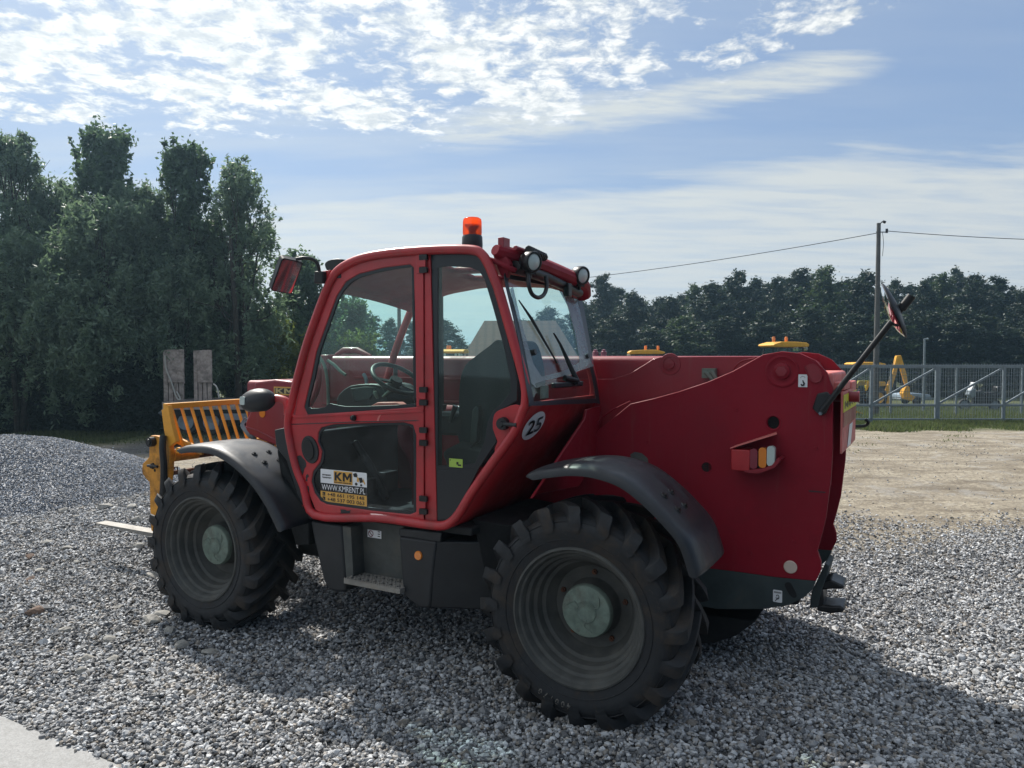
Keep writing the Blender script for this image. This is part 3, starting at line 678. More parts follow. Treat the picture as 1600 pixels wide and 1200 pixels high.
# galvanised sliding gate on the right
FY = 24.3; FZ = G0(5, FY)
gate = empty('sliding_gate', (PX(1330, FY), FY, 0)); tag(gate, 'long galvanised sliding gate with diagonal braces and bar mesh on the right', 'gate')
zt, zm, zb = PZ(572, FY), PZ(633, FY), PZ(655, FY); X0 = PX(1180, FY); gx = gate.location.x
posts = [PX(u, FY)-gx for u in (1180, 1273, 1362, 1465, 1569, 1668, 1770)]
bm = B(); x1 = posts[-1]; x0 = posts[0]
for z_, hh_ in ((zt, .09), (zm, .07), (zb, .06)): box(bm, x0, x1, -.03, .03, z_-hh_/2, z_+hh_/2)
obj('frame', bm, M['zinc'], gate, bevel=.006)
for k, p in enumerate(posts):
    bm = B(); wd = .07 if k in (3,) else .045
    box(bm, p-wd, p+wd, -.045, .035, zb-.15, zt+.02); obj('post', bm, M['zinc'], gate, bevel=.006)
for a_, b_ in zip(posts, posts[1:]):
    bm = B(); beam(bm, (a_+.05, -.005, zm+.05), (b_-.05, -.005, zt-.06), .04, .06); obj('brace', bm, M['zinc'], gate)
bm = B(); xx = x0
while xx < x1:
    box(bm, xx-.003, xx+.003, .037, .043, zb, zt+.09); xx += .088
for z_ in np.arange(zb+.1, zt, .2): box(bm, x0, x1, .044, .051, z_-.004, z_+.004)
obj('bar_mesh', bm, M['zinc'], gate)
# mesh fence further back
def meshfence(lab, x0, x1, Y, z0, z1, step, tilt=0):
    r = empty('mesh_fence', (x0, Y, 0)); tag(r, lab, 'fence')
    n = max(2, int(round((x1-x0)/step)))
    for k in range(n+1):
        bm = B(); p = (x1-x0)*k/n; box(bm, p-.035, p+.035, -.035, .035, z0-.3, z1+.05); obj('post', bm, M['zinc'], r)
    bm = B(); xx = 0
    while xx < x1-x0: box(bm, xx-.003, xx+.003, .036, .042, z0, z1); xx += .09
    for z_ in np.linspace(z0, z1, 7): box(bm, 0, x1-x0, .042, .048, z_-.006, z_+.006)
    box(bm, 0, x1-x0, .03, .06, z1-.03, z1); obj('mesh_panel', bm, M['zinc'], r); return r
meshfence('fine mesh fence beyond the sliding gate, thinner than it', PX(1290, 31), PX(1700, 31), 31, G0(0, 31), PZ(574, 31), 2.6)
meshfence('dull mesh fence behind the flat trailer on the left', PX(332, 24.5), PX(480, 24.5), 24.5, G0(0, 24), PZ(581, 24.5), 2.4)
# poles and wires
PY = 30.
bm = B(); pxx = PX(1369, PY); zg = G0(0, PY)
po = empty('utility_pole', (pxx, PY, zg)); tag(po, 'tall thin utility pole with wires rising behind the gate', 'utility pole')
tube(bm, [(0, 0, -.3), (0, 0, PZ(350, PY)-zg)], [.125, .075], 10); obj('mast', bm, M['conc'], po, smooth=50)
zt_ = PZ(350, PY)-zg
bm = B(); tube(bm, [(0, 0, zt_-.1), (.12, 0, zt_+.05), (.2, 0, zt_+.07)], .02, 6); tube(bm, [(.16, 0, zt_+.07), (.26, 0, zt_+.03)], [.05, .06], 8); obj('lamp', bm, M['bsteel'], po, smooth=50)
bm = B(); tube(bm, [(-.1, 0, zt_-.35), (.32, 0, zt_-.35)], .02, 6); tube(bm, [(.32, 0, zt_-.38), (.32, 0, zt_-.22)], .05, 8); obj('insulator_bracket', bm, M['bsteel'], po, smooth=50)
bm = B(); tube(bm, smoothpath([(.1, -.1, zt_-.35), (.14, -.12, zt_-.8), (.12, -.1, zt_-1.3)], 5), .01, 5); obj('cable_loop', bm, M['bsteel'], po)
def wire(lab, a, b, sag, r=.014):
    a, b = Vector(a), Vector(b); pts = [a.lerp(b, t)+Vector((0, 0, -sag*4*t*(1-t))) for t in np.linspace(0, 1, 24)]
    bm = B(); tube(bm, pts, r, 5); tag(obj('overhead_wire', bm, M['bsteel']), lab, 'wire')
pt = (pxx-.02, PY, PZ(365, PY))
wire('overhead wire sagging down from the utility pole to behind the cab lamps', pt, (PX(560, 47), 47, PZ(458, 47)), .55)
wire('overhead wire running off to the right of the utility pole', (pxx+.3, PY, PZ(362, PY)), (PX(1800, 30), 30, PZ(378, 30)), .12)
bm = B(); p2 = empty('utility_pole', (PX(624, 46), 46, G0(0, 46))); tag(p2, 'distant utility pole seen through the front cab window', 'utility pole')
tube(bm, [(0, 0, -.3), (0, 0, PZ(452, 46)-G0(0, 46))], [.15, .10], 8); obj('mast', bm, M['conc'], p2, smooth=50)
bm = B(); zz = PZ(458, 46)-G0(0, 46); tube(bm, [(-.25, 0, zz), (.45, 0, zz-.05)], .03, 6); tube(bm, [(.4, 0, zz-.1), (.4, 0, zz-.35)], .07, 6); obj('insulator_bracket', bm, M['bsteel'], p2)
lp = empty('street_lamp', (PX(1444, 36), 36, G0(0, 36))); tag(lp, 'slim pale lamp post standing beyond the gate', 'street lamp')
hz = PZ(530, 36)-G0(0, 36); bm = B(); tube(bm, [(0, 0, -.2), (0, 0, hz)], [.07, .05], 8); obj('post', bm, M['zinc'], lp, smooth=50)
bm = B(); tube(bm, [(-.05, 0, hz), (.16, 0, hz+.01)], [.03, .06], 8); obj('lamp_head', bm, M['zinc'], lp, smooth=50)
# house with tiled roof
def tilemat():
    m = bpy.data.materials.new('brown_roof_tiles'); m.use_nodes = True; n = NB(m.node_tree); p = m.node_tree.nodes['Principled BSDF']
    tco = n.node('ShaderNodeTexCoord').outputs['Object']; x, y, z = n.sep(tco)
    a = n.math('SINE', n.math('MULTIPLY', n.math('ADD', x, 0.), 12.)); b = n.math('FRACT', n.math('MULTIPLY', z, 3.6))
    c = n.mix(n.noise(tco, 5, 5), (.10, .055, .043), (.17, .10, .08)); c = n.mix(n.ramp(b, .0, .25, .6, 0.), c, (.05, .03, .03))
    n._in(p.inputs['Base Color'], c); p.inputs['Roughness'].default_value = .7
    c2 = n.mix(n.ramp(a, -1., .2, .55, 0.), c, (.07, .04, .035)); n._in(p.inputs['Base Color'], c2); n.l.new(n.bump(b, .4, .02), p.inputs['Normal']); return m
M['tiles'] = tilemat(); M['plaster'] = mat('pale_plaster', (.55, .50, .42), .9, var=.06)
HY = 50; hs = empty('house', (PX(812, HY), HY, G0(0, HY))); tag(hs, 'house with a steep brown tiled roof seen through the rear cab windows', 'house')
zr = PZ(501, HY)-G0(0, HY); ze = 2.1; rx0, rx1 = PX(757, HY)-hs.location.x, PX(868, HY)-hs.location.x; ex0, ex1 = rx0-1.7, rx1+1.7; d = 3.6
bm = B(); pts = [(ex0, -d, ze), (ex1, -d, ze), (ex1, d, ze), (ex0, d, ze), (rx0, 0, zr), (rx1, 0, zr)]; vs = [bm.verts.new(p) for p in pts]
for f in ((0, 1, 5, 4), (1, 2, 5), (2, 3, 4, 5), (3, 0, 4), (3, 2, 1, 0)): bm.faces.new([vs[i] for i in f])
obj('roof', bm, M['tiles'], hs)
bm = B(); box(bm, ex0+.3, ex1-.3, -d+.3, d-.3, -.3, ze-.005); obj('wall', bm, M['plaster'], hs)
for xw in (-1.5, .8):
    bm = B(); box(bm, xw, xw+1., -d+.24, -d+.302, .9, 1.9); wn = obj('window', bm, M['white'], hs); bm = B(); box(bm, xw+.08, xw+.92, -d+.22, -d+.239, .98, 1.82); obj('pane', bm, M['darkglass'], wn)
# flat trailer with upright wooden ramps
TY = 19.6; tr = empty('flatbed_trailer', (PX(250, TY), TY, G0(0, TY))); tag(tr, 'old flat trailer with two upright weathered wooden ramps on its left end', 'trailer')
tx = tr.location.x
def tX(u): return PX(u, TY)-tx
def tZ(v): return PZ(v, TY)-G0(0, TY)
bm = B(); box(bm, tX(252), tX(440), 0, 2.2, tZ(640), tZ(628)); obj('deck', bm, M['wood'], tr, bevel=.01)
bm = B(); box(bm, tX(256), tX(436), .05, .15, tZ(650), tZ(640)-.003); box(bm, tX(256), tX(436), 1.95, 2.05, tZ(650), tZ(640)-.003); obj('chassis_rail', bm, M['under'], tr)
bm = B(); beam(bm, (tX(248), .4, tZ(640)), (tX(240), .3, tZ(648)), .3, .05); beam(bm, (tX(256), .6, tZ(632)), (tX(243), .3, tZ(650)), .12, .04); obj('tail_bracket', bm, M['zinc'], tr)
for u in (286, 326):
    bm = B(); lathe(bm, [(.10, .05), (.20, .03), (.30, 0), (.34, .03), (.35, .08), (.34, .19), (.10, .2)], 28); wz = obj('wheel', bm, M['rubber'], tr, smooth=40, loc=(tX(u), .1, .35))
    bm = B(); lathe(bm, [(.01, .02), (.12, .015), (.19, -.004), (.21, .0), (.215, .03)], 24); obj('rim', bm, M['zinc'], wz, smooth=40)
bm = B(); box(bm, tX(345), tX(430), -.03, .0, tZ(656), tZ(646)); obj('side_guard', bm, M['zinc'], tr)
for (ua, ub, va) in ((246, 279, 545), (294, 323, 546)):
    bm = B(); n = 4; wtot = tX(ub)-tX(ua)
    for k in range(n):
        xa = tX(ua)+wtot*k/n+.012; xb = tX(ua)+wtot*(k+1)/n-.012; 
        if k == 0 and ua < 290: box(bm, xa, xb, .30, .36, tZ(628), tZ(va+random.uniform(0, 2)))
        else: box(bm, xa, xb, .30, .36, tZ(628), tZ(va+random.uniform(0, 2)))
    box(bm, tX(ua)+wtot*.28, tX(ub)+.03, .24, .29, tZ(598), tZ(va+1)); 
    box(bm, tX(ua)+.02, tX(ub)-.02, .37, .43, tZ(600), tZ(595)); box(bm, tX(ua)+.02, tX(ub)-.02, .37, .43, tZ(565), tZ(560))
    rp = obj('ramp', bm, M['wood'], tr, bevel=.006)
bm = B(); tube(bm, smoothpath([(tX(252), .22, tZ(555)), (tX(254), .2, tZ(575)), (tX(263), .2, tZ(600)), (tX(270), .2, tZ(622)), (tX(276), .2, tZ(624)), (tX(270), .2, tZ(612))], 5), .018, 6); obj('rope', bm, M['rope'], tr, smooth=60)
bm = B(); tube(bm, smoothpath([(tX(328), .22, tZ(600)), (tX(334), .2, tZ(606)), (tX(337), .2, tZ(622))], 5), .02, 6); obj('rope', bm, M['rope'], tr, smooth=60)

# yellow backhoe loaders in the yard behind
M['bhyellow'] = mat('loader_yellow', (.78, .40, .03), .45, var=.1, dirt=(.3, .17, .05), damt=.4)
def backhoe():
    r = empty('backhoe_loader', (0, 0, 0))
    for x, rad in ((-.85, .58), (1.25, .42)):
        for s in (-1, 1):
            bm = B(); lathe(bm, [(rad*.55, -.02), (rad*.62, -.03), (rad*.85, -.02), (rad*.97, .04), (rad, .1), (rad, .3), (rad*.9, .36), (rad*.55, .36)], 32)
            wz = obj('wheel', bm, M['rubber'], r, smooth=40, loc=(x, s*.62-(.0 if s < 0 else 0), rad)); wz.rotation_euler.z = 0 if s < 0 else math.pi
            wz.location.y = -.98 if s < 0 else .98
            bm = B(); lathe(bm, [(.02, .05), (rad*.2, .04), (rad*.3, .07), (rad*.5, .03), (rad*.56, -.01), (rad*.57, .1)], 28); obj('rim', bm, M['bhyellow'], wz, smooth=40)
    bm = B(); prism(bm, [(.25, .75), (2.1, .6), (2.15, 1.15), (1.9, 1.3), (.25, 1.45)], [], -.42, .42); obj('bonnet', bm, M['bhyellow'], r, bevel=.04)
    bm = B(); box(bm, -1.3, 2., -.4, .4, .45, .74); obj('chassis', bm, M['under'], r, bevel=.02)
    bm = B()
    for s in (-1, 1):
        yy = s*.68
        for (xa, xb) in ((.3, .18), (-.55, -.55), (-1.2, -1.05)): beam(bm, (xa, yy, 1.05), (xb, yy, 2.4), .06, .06)
        beam(bm, (.3, yy, 1.08), (-1.2, yy, 1.08), .06, .06)
    obj('cab_frame', bm, M['bsteel'], r)
    for s in (-1, 1): bm = B(); prism(bm, [(.27, 1.1), (.16, 2.38), (-1.04, 2.38), (-1.17, 1.1)], [], s*.66, s*.665); obj('side_glass', bm, M['glass'], r)
    bm = B(); box(bm, .30, .31, -.62, .62, 1.1, 2.35); obj('windscreen', bm, M['glass'], r)
    bm = B(); prism(bm, [(.45, 2.42), (.5, 2.5), (.35, 2.57), (-.2, 2.6), (-.9, 2.60), (-1.3, 2.52), (-1.35, 2.46), (-1.2, 2.42)], [], -.75, .75); obj('cab_roof', bm, M['bhyellow'], r, bevel=.03)
    for x in (.46,):
        for yy in (-.5, -.3, .3, .5): bm = B(); tube(bm, [(x-.06, yy, 2.36), (x+.05, yy, 2.36)], [.05, .07], 10); obj('work_lamp', bm, M['lenswhite'], r, smooth=50)
    for x in (-.45, -1.1): bm = B(); tube(bm, [(x, -.3, 2.6), (x, -.3, 2.72), (x, -.3, 2.78)], [.07, .08, .05], 10); obj('beacon', bm, M['lensamber'], r, smooth=50)
    bm = B(); sk = [(-1.5, .45), (-1.55, 1.0), (-1.4, 1.6)]; 
    for s in (-1, 1): prism(bm, [(-1.25-.0, 1.5), (-.35, 1.5), (-.2, 1.25), (-.25, .95), (-.35, 1.2), (-1.3, 1.25)], [], s*.75-.15, s*.75+.15)
    obj('fender', bm, M['bhyellow'], r, bevel=.02)
    bm = B(); prism(bm, [(-1.55, .75), (-1.85, .8), (-2.15, 1.9), (-2.35, 2.9), (-2.15, 2.95), (-1.95, 1.95)], [], -.14, .14); obj('backhoe_boom', bm, M['bhyellow'], r, bevel=.02)
    bm = B(); prism(bm, [(-2.15, 2.98), (-2.42, 3.0), (-2.75, 1.9), (-2.85, 1.2), (-2.7, 1.2), (-2.5, 1.9)], [], -.09, .09); obj('dipper_arm', bm, M['bhyellow'], r, bevel=.02)
    bm = B(); tube(bm, [(-1.75, -.02, 1.3), (-2.15, -.02, 2.8)], .035, 8); obj('hydraulic_ram', bm, M['steel'], r)
    bm = B(); prism(bm, [(-2.85, 1.2), (-2.65, 1.2), (-2.5, .8), (-2.6, .5), (-3.0, .35), (-3.2, .6), (-2.9, .75)], [], -.25, .25); obj('bucket', bm, M['bhyellow'], r, bevel=.015)
    bm = B(); box(bm, -1.5, -1.35, -.95, .95, .35, .95); box(bm, -1.6, -1.3, -1.0, -.85, .05, 1.3); box(bm, -1.6, -1.3, .85, 1.0, .05, 1.3); obj('stabiliser', bm, M['bhyellow'], r, bevel=.02)
    bm = B()
    for s in (-.75, .75): prism(bm, [(.7, 1.35), (1.6, 1.1), (2.5, .55), (2.7, .35), (2.5, .35), (1.5, .9), (.7, 1.2)], [], s-.06, s+.06)
    obj('loader_arm', bm, M['bhyellow'], r, bevel=.015)
    bm = B(); prism(bm, [(2.6, .1), (3.3, .08), (2.75, .2), (2.7, .7), (2.9, .85), (2.62, .8)], [], -1., 1.); obj('front_bucket', bm, M['bhyellow'], r, bevel=.01)
    return r
bh = backhoe()
spots = [(1339, 44, 175, 1.0, 'yellow backhoe loader behind the gate, its digging arm folded upright'), (1236, 33, 8, 1.23, 'yellow roofed loader with two beacons showing above the rear plate of the red machine'),
         (996, 38, 176, 1.2, 'yellow roofed loader just showing above the boom right of the cab'), (706, 42, -95, 1.27, 'loader seen head on through the rear side window of the cab')]
for k, (u, Y, rz, s, lab) in enumerate(spots):
    o = bh if k == 0 else copy_tree(bh)
    if k:                               # these three carry no digging arm
        for ch in list(o.children):
            if ch.name.split('.')[0] in ('backhoe_boom', 'dipper_arm', 'hydraulic_ram', 'bucket', 'stabiliser'): bpy.data.objects.remove(ch)
    o.location = (PX(u, Y), Y, G0(0, Y)); o.rotation_euler.z = R(rz); o.scale = ((s, s, s), (s*.72, s*.8, s), (s*.8, s*.8, s), (s*.85, s*.8, s))[k]; tag(o, lab, 'backhoe loader', 'backhoe loaders parked in the yard behind')
# motorcycle behind the gate
mc = empty('motorcycle', (PX(1508, 39), 39, G0(0, 39))); tag(mc, 'dark touring motorcycle with a pale windshield parked beyond the gate', 'motorcycle')
for x in (0, 1.55):
    bm = B(); lathe(bm, [(.22, .03), (.29, .0), (.32, .04), (.32, .09), (.29, .13), (.22, .1)], 28); wz = obj('wheel', bm, M['rubber'], mc, smooth=40, loc=(x, -.06, .32))
    bm = B(); lathe(bm, [(.02, .02), (.06, .02), (.2, .05), (.225, .03), (.225, .1)], 20); obj('rim', bm, M['zinc'], wz, smooth=40)
bm = B(); prism(bm, [(.35, .35), (.5, .75), (.45, 1.0), (.75, 1.05), (1.0, .85), (1.75, .88), (2.05, 1.0), (2.0, .75), (1.5, .62), (1.25, .3), (.55, .25)], [], -.16, .16); obj('body', bm, M['bsteel'], mc, bevel=.05)
bm = B(); prism(bm, [(.12, .85), (.2, 1.1), (.45, 1.2), (.5, .8), (.3, .65)], [], -.2, .2); obj('fairing', bm, M['zinc'], mc, bevel=.05)
bm = B(); prism(bm, [(.22, 1.1), (.42, 1.5), (.46, 1.48), (.36, 1.1)], [], -.17, .17); obj('windshield', bm, M['white'], mc, bevel=.01)
bm = B(); prism(bm, [(.5, .95), (.85, 1.12), (.95, .95), (1.5, .98), (1.5, .9), (.9, .85)], [], -.13, .13); obj('seat', bm, M['seat'], mc, bevel=.04)
bm = B(); box(bm, 1.55, 2.0, -.22, .22, .98, 1.28); obj('top_case', bm, M['bsteel'], mc, bevel=.06)
bm = B(); tube(bm, [(.02, 0, .32), (.3, 0, 1.05)], .03, 8); tube(bm, [(.4, -.35, 1.1), (.38, .35, 1.1)], .018, 6); obj('fork', bm, M['zinc'], mc)
# low covered trailer
M['tarp'] = mat('pale_blue_tarpaulin', (.26, .34, .42), .6, var=.2, vscale=3)
car = empty('utility_trailer', (PX(1400, 46), 46, G0(0, 46))); tag(car, 'small low trailer under a pale blue cover beyond the gate next to the digging arm', 'trailer')
bm = B(); box(bm, 0, 1.9, -.6, .6, .32, .42); obj('frame', bm, M['zinc'], car, bevel=.02)
bm = B(); prism(bm, [(.03, .424), (.06, .66), (.6, .74), (1.3, .70), (1.84, .62), (1.87, .424)], [], -.58, .58); obj('cover', bm, M['tarp'], car, bevel=.05)
bm = B(); beam(bm, (1.9, 0, .37), (2.6, 0, .34), .06, .06); obj('drawbar', bm, M['zinc'], car)
for yy in (-.72, .6):
    bm = B(); lathe(bm, [(.02, 0), (.14, -.01), (.24, -.01), (.27, .03), (.27, .11)], 20); obj('wheel', bm, M['rubber'], car, smooth=40, loc=(.95, yy, .27))
# red machine tops showing over the boom
rm = empty('red_machine', (PX(940, 33), 33, G0(0, 33))); tag(rm, 'red machine beyond the boom showing only two round red caps', 'machine')
hb = PZ(556, 33)-G0(0, 33); bm = B(); box(bm, -1.2, .6, 0, 1.2, .5, hb-.1); obj('body', bm, M['boomred'], rm, bevel=.05)
for x in (-.25, .12):
    bm = B(); lathe(bm, [(.0, .30), (.08, .28), (.10, .2), (.13, .18), (.13, .0), (.16, -.05), (.16, -.15)], 16, axis='z'); obj('cap', bm, M['lensred'], rm, smooth=40, loc=(x, .2, hb))
for x in (-.8, .3):
    bm = B(); lathe(bm, [(.1, 0), (.45, -.03), (.5, .05), (.5, .3), (.1, .3)], 24); obj('wheel', bm, M['rubber'], rm, smooth=40, loc=(x, -.3, .5))

# ------------------------------------------------------------ air
hm = bpy.data.materials.new('summer_haze'); hm.use_nodes = True; hn_ = NB(hm.node_tree); hn_.n.clear()
pv = hn_.node('ShaderNodeVolumePrincipled'); pv.inputs['Color'].default_value = (.5, .78, 1., 1); pv.inputs['Density'].default_value = .0011; pv.inputs['Anisotropy'].default_value = .72
ho = hn_.node('ShaderNodeOutputMaterial'); hn_.l.new(pv.outputs[0], ho.inputs['Volume'])
bm = B(); box(bm, -960, 960, -60, 960, -2.0, 14.0); hz_ = obj('haze', bm, hm); hz_['kind'] = 'stuff'; hz_['label'] = 'thin blue summer haze lying over the whole yard'; hz_['category'] = 'haze'
# ------------------------------------------------------------ the telehandler (local x forward, y towards the camera side, z up; b = metres inboard of the near tyre face)
TO, TH = Vector((.348, 4.135, 0)), .5093
TF = Vector((-math.cos(TH), math.sin(TH), 0)); TL = Vector((math.sin(TH), math.cos(TH), 0)); CC = Vector((0, 0, CH))
def ray(u, v):
    x = (u-800)/FPX; y = -(v-600)/FPX; c, s = math.cos(PITCH), math.sin(PITCH); return Vector((x, c+y*s, -s+y*c))
def S(u, v, b):                         # where a sight line meets the lengthwise plane b
    d = ray(u, v); t = ((TO-CC).dot(TL)+b)/d.dot(TL); p = CC+d*t-TO; return Vector((p.dot(TF), -b, p.z))
def S2(pts, b): return [(lambda q: (q.x, q.z))(S(u, v, b)) for u, v in pts]
def AX(u, v, a):                        # ... and the crosswise plane a
    d = ray(u, v); t = ((TO-CC).dot(TF)+a)/d.dot(TF); p = CC+d*t-TO; return Vector((a, -p.dot(TL), p.z))
T = empty('telehandler', TO, math.pi-TH)
tag(T, 'red telehandler with big lugged tyres, black mudguards and an orange beacon on its cab', 'telehandler')
def part(name, bm, m, parent=T, **k): return obj(name, bm, M[m], parent, **k)
def plate(name, pts, b, t, m, parent=T, holes=(), bevel=.003, raw=False, **k):
    bm = B(); prism(bm, pts if raw else S2(pts, b), [h if raw else S2(h, b) for h in holes], -b, -b-t)
    return part(name, bm, m, parent, bevel=bevel, **k)
def curve2(pts, k=4, closed=True): return [(p.x, p.y) for p in smoothpath([(x, y, 0) for x, y in pts], k, closed)]
def ell(cx, cy, rx, ry, tilt=0, n=28):
    c, s = math.cos(tilt), math.sin(tilt)
    return [(cx+rx*math.cos(t)*c-ry*math.sin(t)*s, cy+rx*math.cos(t)*s+ry*math.sin(t)*c) for t in [2*math.pi*i/n for i in range(n)]]
def rrect(x0, x1, z0, z1, r, n=5):
    out = []
    for cx, cz, a0 in ((x1-r, z1-r, 0), (x0+r, z1-r, 90), (x0+r, z0+r, 180), (x1-r, z0+r, 270)):
        for i in range(n+1): t = R(a0+90*i/n); out.append((cx+r*math.cos(t), cz+r*math.sin(t)))
    return out
TR_, HZ, WB = .63, .60, 3.109

def block_km(w_, h_):
    K_ = [(0, 0), (0, 1), (.27, 1), (.27, .63), (.64, 1), (1, 1), (.50, .51), (1, 0), (.66, 0), (.27, .40), (.27, 0)]
    M_ = [(0, 0), (0, 1), (.26, 1), (.5, .52), (.74, 1), (1, 1), (1, 0), (.77, 0), (.77, .60), (.56, .20), (.44, .20), (.23, .60), (.23, 0)]
    bm = B()
    for L_, x0, wd in ((K_, 0., .45), (M_, .48, .52)): 
        vs = [bm.verts.new(((x0+x*wd-.5)*w_, (y-.5)*h_, 0)) for x, y in L_]
        es = [bm.edges.new((vs[i], vs[(i+1) % len(vs)])) for i in range(len(vs))]; bmesh.ops.triangle_fill(bm, use_beauty=True, edges=es)
    ex = bmesh.ops.extrude_face_region(bm, geom=bm.faces[:])
    for v in [g for g in ex['geom'] if isinstance(g, bmesh.types.BMVert)]: v.co.z = .0006
    return bm
# ---- wheels
def tyre_bm():
    bm = B()
    prof = [(.392, -.03), (.40, -.018), (.425, -.012), (.47, -.002), (.505, .003), (.535, -.004), (.553, -.018), (.566, -.04), (.574, -.07), (.577, -.13), (.579, -.235)]
    prof = prof+[(r, -.47-y) for r, y in prof[::-1][1:]]
    lathe(bm, prof, 120)
    # thin moulded rings on the sidewall
    for rr, y in ((.445, -.006), (.545, -.008)):
        lathe(bm, [(rr-.004, y-.004), (rr-.002, y+.003), (rr+.002, y+.003), (rr+.004, y-.004)], 96)
    N = 20
    for side in (0, 1):
        for k in range(N):
            f0 = 2*math.pi*(k+(.5 if side else 0))/N
            st = [(-.010, .49, .505, .050), (-.012, .515, .540, .068), (-.006, .535, .585, .078), (.006, .55, .612, .082), (.022, .565, .630, .082), (.06, .57, .634, .070), (.12, .572, .636, .058), (.20, .572, .637, .052), (.268, .574, .636, .048)]
            rows = []
            for b, rb, rt, w_ in st:
                t = max(0, b)/.262; f = f0-.40*t**1.1; y = -b if not side else -(.47-b)
                rows.append([bm.verts.new((r*math.cos(f+q), y, r*math.sin(f+q))) for q, r in ((-w_, rb), (-w_*.74, rt), (w_*.66, rt), (w_*.95, rb))])
            for A_, B_ in zip(rows, rows[1:]):
                for j in range(3): bm.faces.new((A_[j], A_[j+1], B_[j+1], B_[j]))
                bm.faces.new((A_[3], A_[0], B_[0], B_[3]))
            bm.faces.new(rows[0]); bm.faces.new(rows[-1][::-1])
    return bm
def rim_bm():
    bm = B()
    lathe(bm, [(.40, -.030), (.402, -.020), (.396, -.010), (.386, -.008), (.380, -.020), (.374, -.034), (.362, -.038), (.354, -.052), (.350, -.075), (.333, -.084), (.328, -.100), (.325, -.128), (.306, -.138), (.301, -.156), (.297, -.185), (.277, -.196), (.270, -.220), (.246, -.247), (.238, -.262), (.20, -.268), (.17, -.268), (.162, -.255), (.158, -.20), (.150, -.172), (.14, -.168), (.01, -.168)], 96)
    return bm
def wheel(a, steer=0., spin=0., mirror=False):
    w0 = obj('wheel', rim_bm(), M['rim'], T, smooth=28, loc=(a, 0, HZ))
    ty = obj('tyre', tyre_bm(), M['rubber'], w0, bevel=.006, seg=1)
    bm = B(); lathe(bm, [(.155, -.185), (.152, -.160), (.146, -.152), (.135, -.150), (.06, -.148), (.055, -.145), (.05, -.148), (.001, -.148)], 40)
    for k in range(3):
        t = 2*math.pi*k/3+.4; pts = [((.05+.07*i/4)*math.cos(t+.25*math.sin(i)), -.147, (.05+.07*i/4)*math.sin(t+.25*math.sin(i))) for i in range(5)]; tube(bm, pts, .004, 6)
    tube(bm, [(.062*math.cos(t), -.147, .062*math.sin(t)) for t in np.linspace(.5, 4.8, 20)], .004, 6)
    obj('hub_cap', bm, M['hub'], w0, smooth=35)
    for k in range(5):
        t = 2*math.pi*k/5+.35; bm = B(); c = Vector((.205*math.cos(t), -.268, .205*math.sin(t))); cyl(bm, c, c+Vector((0, .016, 0)), .017, .016, 6); cyl(bm, c+Vector((0, .016, 0)), c+Vector((0, .028, 0)), .008, .008, 8)
        obj('wheel_bolt', bm, M['rust'], w0)
    w0.rotation_euler = (0, spin, math.pi*mirror+steer)
    if mirror: w0.location.y = -2.55
    return w0
wr = wheel(0, 0, .15); wf = wheel(WB, 0, 1.0); wheel(0, 0, .7, True); wheel(WB, 0, .3, True)
# raised size lettering on the rear tyre sidewall
def arc_text(body, r, a0, da, h, parent, m='rubber', y=.0035, name='size_lettering'):
    bmm = B()
    for i, ch in enumerate(body):
        if ch == ' ': continue
        tb = text_bm(ch, h*.62 if ch not in '/1' else h*.35, h, .02, 0, .003); t = a0+da*i
        rad = Vector((math.cos(t), 0, math.sin(t))); up = rad
        X = Vector((-math.sin(t), 0, math.cos(t))); X = X if (X.x < 0) == (True) else -X
        Y = up; 
        Zv = X.cross(Y)
        if Zv.y < 0: X = -X
        put(tb, rad*r+Vector((0, y-.004, 0)), X, Y)
        me = bpy.data.meshes.new('t'); tb.to_mesh(me); tb.free(); bmm.from_mesh(me); bpy.data.meshes.remove(me)
    return obj(name, bmm, M[m], parent)
M['letter'] = mat('dusty_raised_letters', (.13, .12, .105), .8)
wr.rotation_euler.y = 0.; wf.rotation_euler.y = 0.
arc_text('400/70', .497, math.radians(-86), math.radians(4.3), .034, wr, 'letter')
# ---- mudguards
def guard(pts, bpath, wd, name='mudguard', m='fender', inb=0., flip=False, drop=.035):
    P_ = smoothpath([S(u, v, bpath) for u, v in pts], 8)
    n = len(P_); rows = []
    cx, cz = (0, HZ)
    sect = [(.0, -drop), (.0, -.004), (.012, .012), (.05, .022), (.14, .028), (.30, .030), (.44, .028), (wd-.02, .020), (wd, .0), (wd, -.02)]
    bm = B(); outer = []; innr = []
    for i, p in enumerate(P_):
        d = (P_[min(i+1, n-1)]-P_[max(i-1, 0)]).normalized(); nr = Vector((-d.z, 0, d.x));
        if nr.z < 0 and abs(nr.x) < .9: nr = -nr
        if i and nr.dot(pn) < 0: nr = -nr
        pn = nr
        t = i/(n-1); endf = min(1, t/.06+.15, (1-t)/.03+.5)
        outer.append([bm.verts.new(Vector((p.x, -bpath-b-inb, p.z))+nr*h_*(endf if h_ > 0 else endf)) for b, h_ in sect])
        innr.append([bm.verts.new(Vector((p.x, -bpath-b-inb, p.z))+nr*(h_-.009)) for b, h_ in sect[1:-1]])
    for rw in (outer, innr):
        for A_, B_ in zip(rw, rw[1:]):
            for j in range(len(A_)-1): bm.faces.new((A_[j], A_[j+1], B_[j+1], B_[j]))
    o = part(name, bm, m, smooth=50); return o, P_
RG = [(822, 743), (850, 738), (890, 734), (930, 738), (972, 753), (1009, 781), (1043, 815), (1070, 850), (1088, 903)]
g1_, PR = guard(RG, 0.0, .55)
FGp = [(276, 703), (300, 700), (331, 703), (362, 720), (393, 749), (418, 785), (440, 830)]
g2_, PFr = guard(FGp, 0.0, .50)
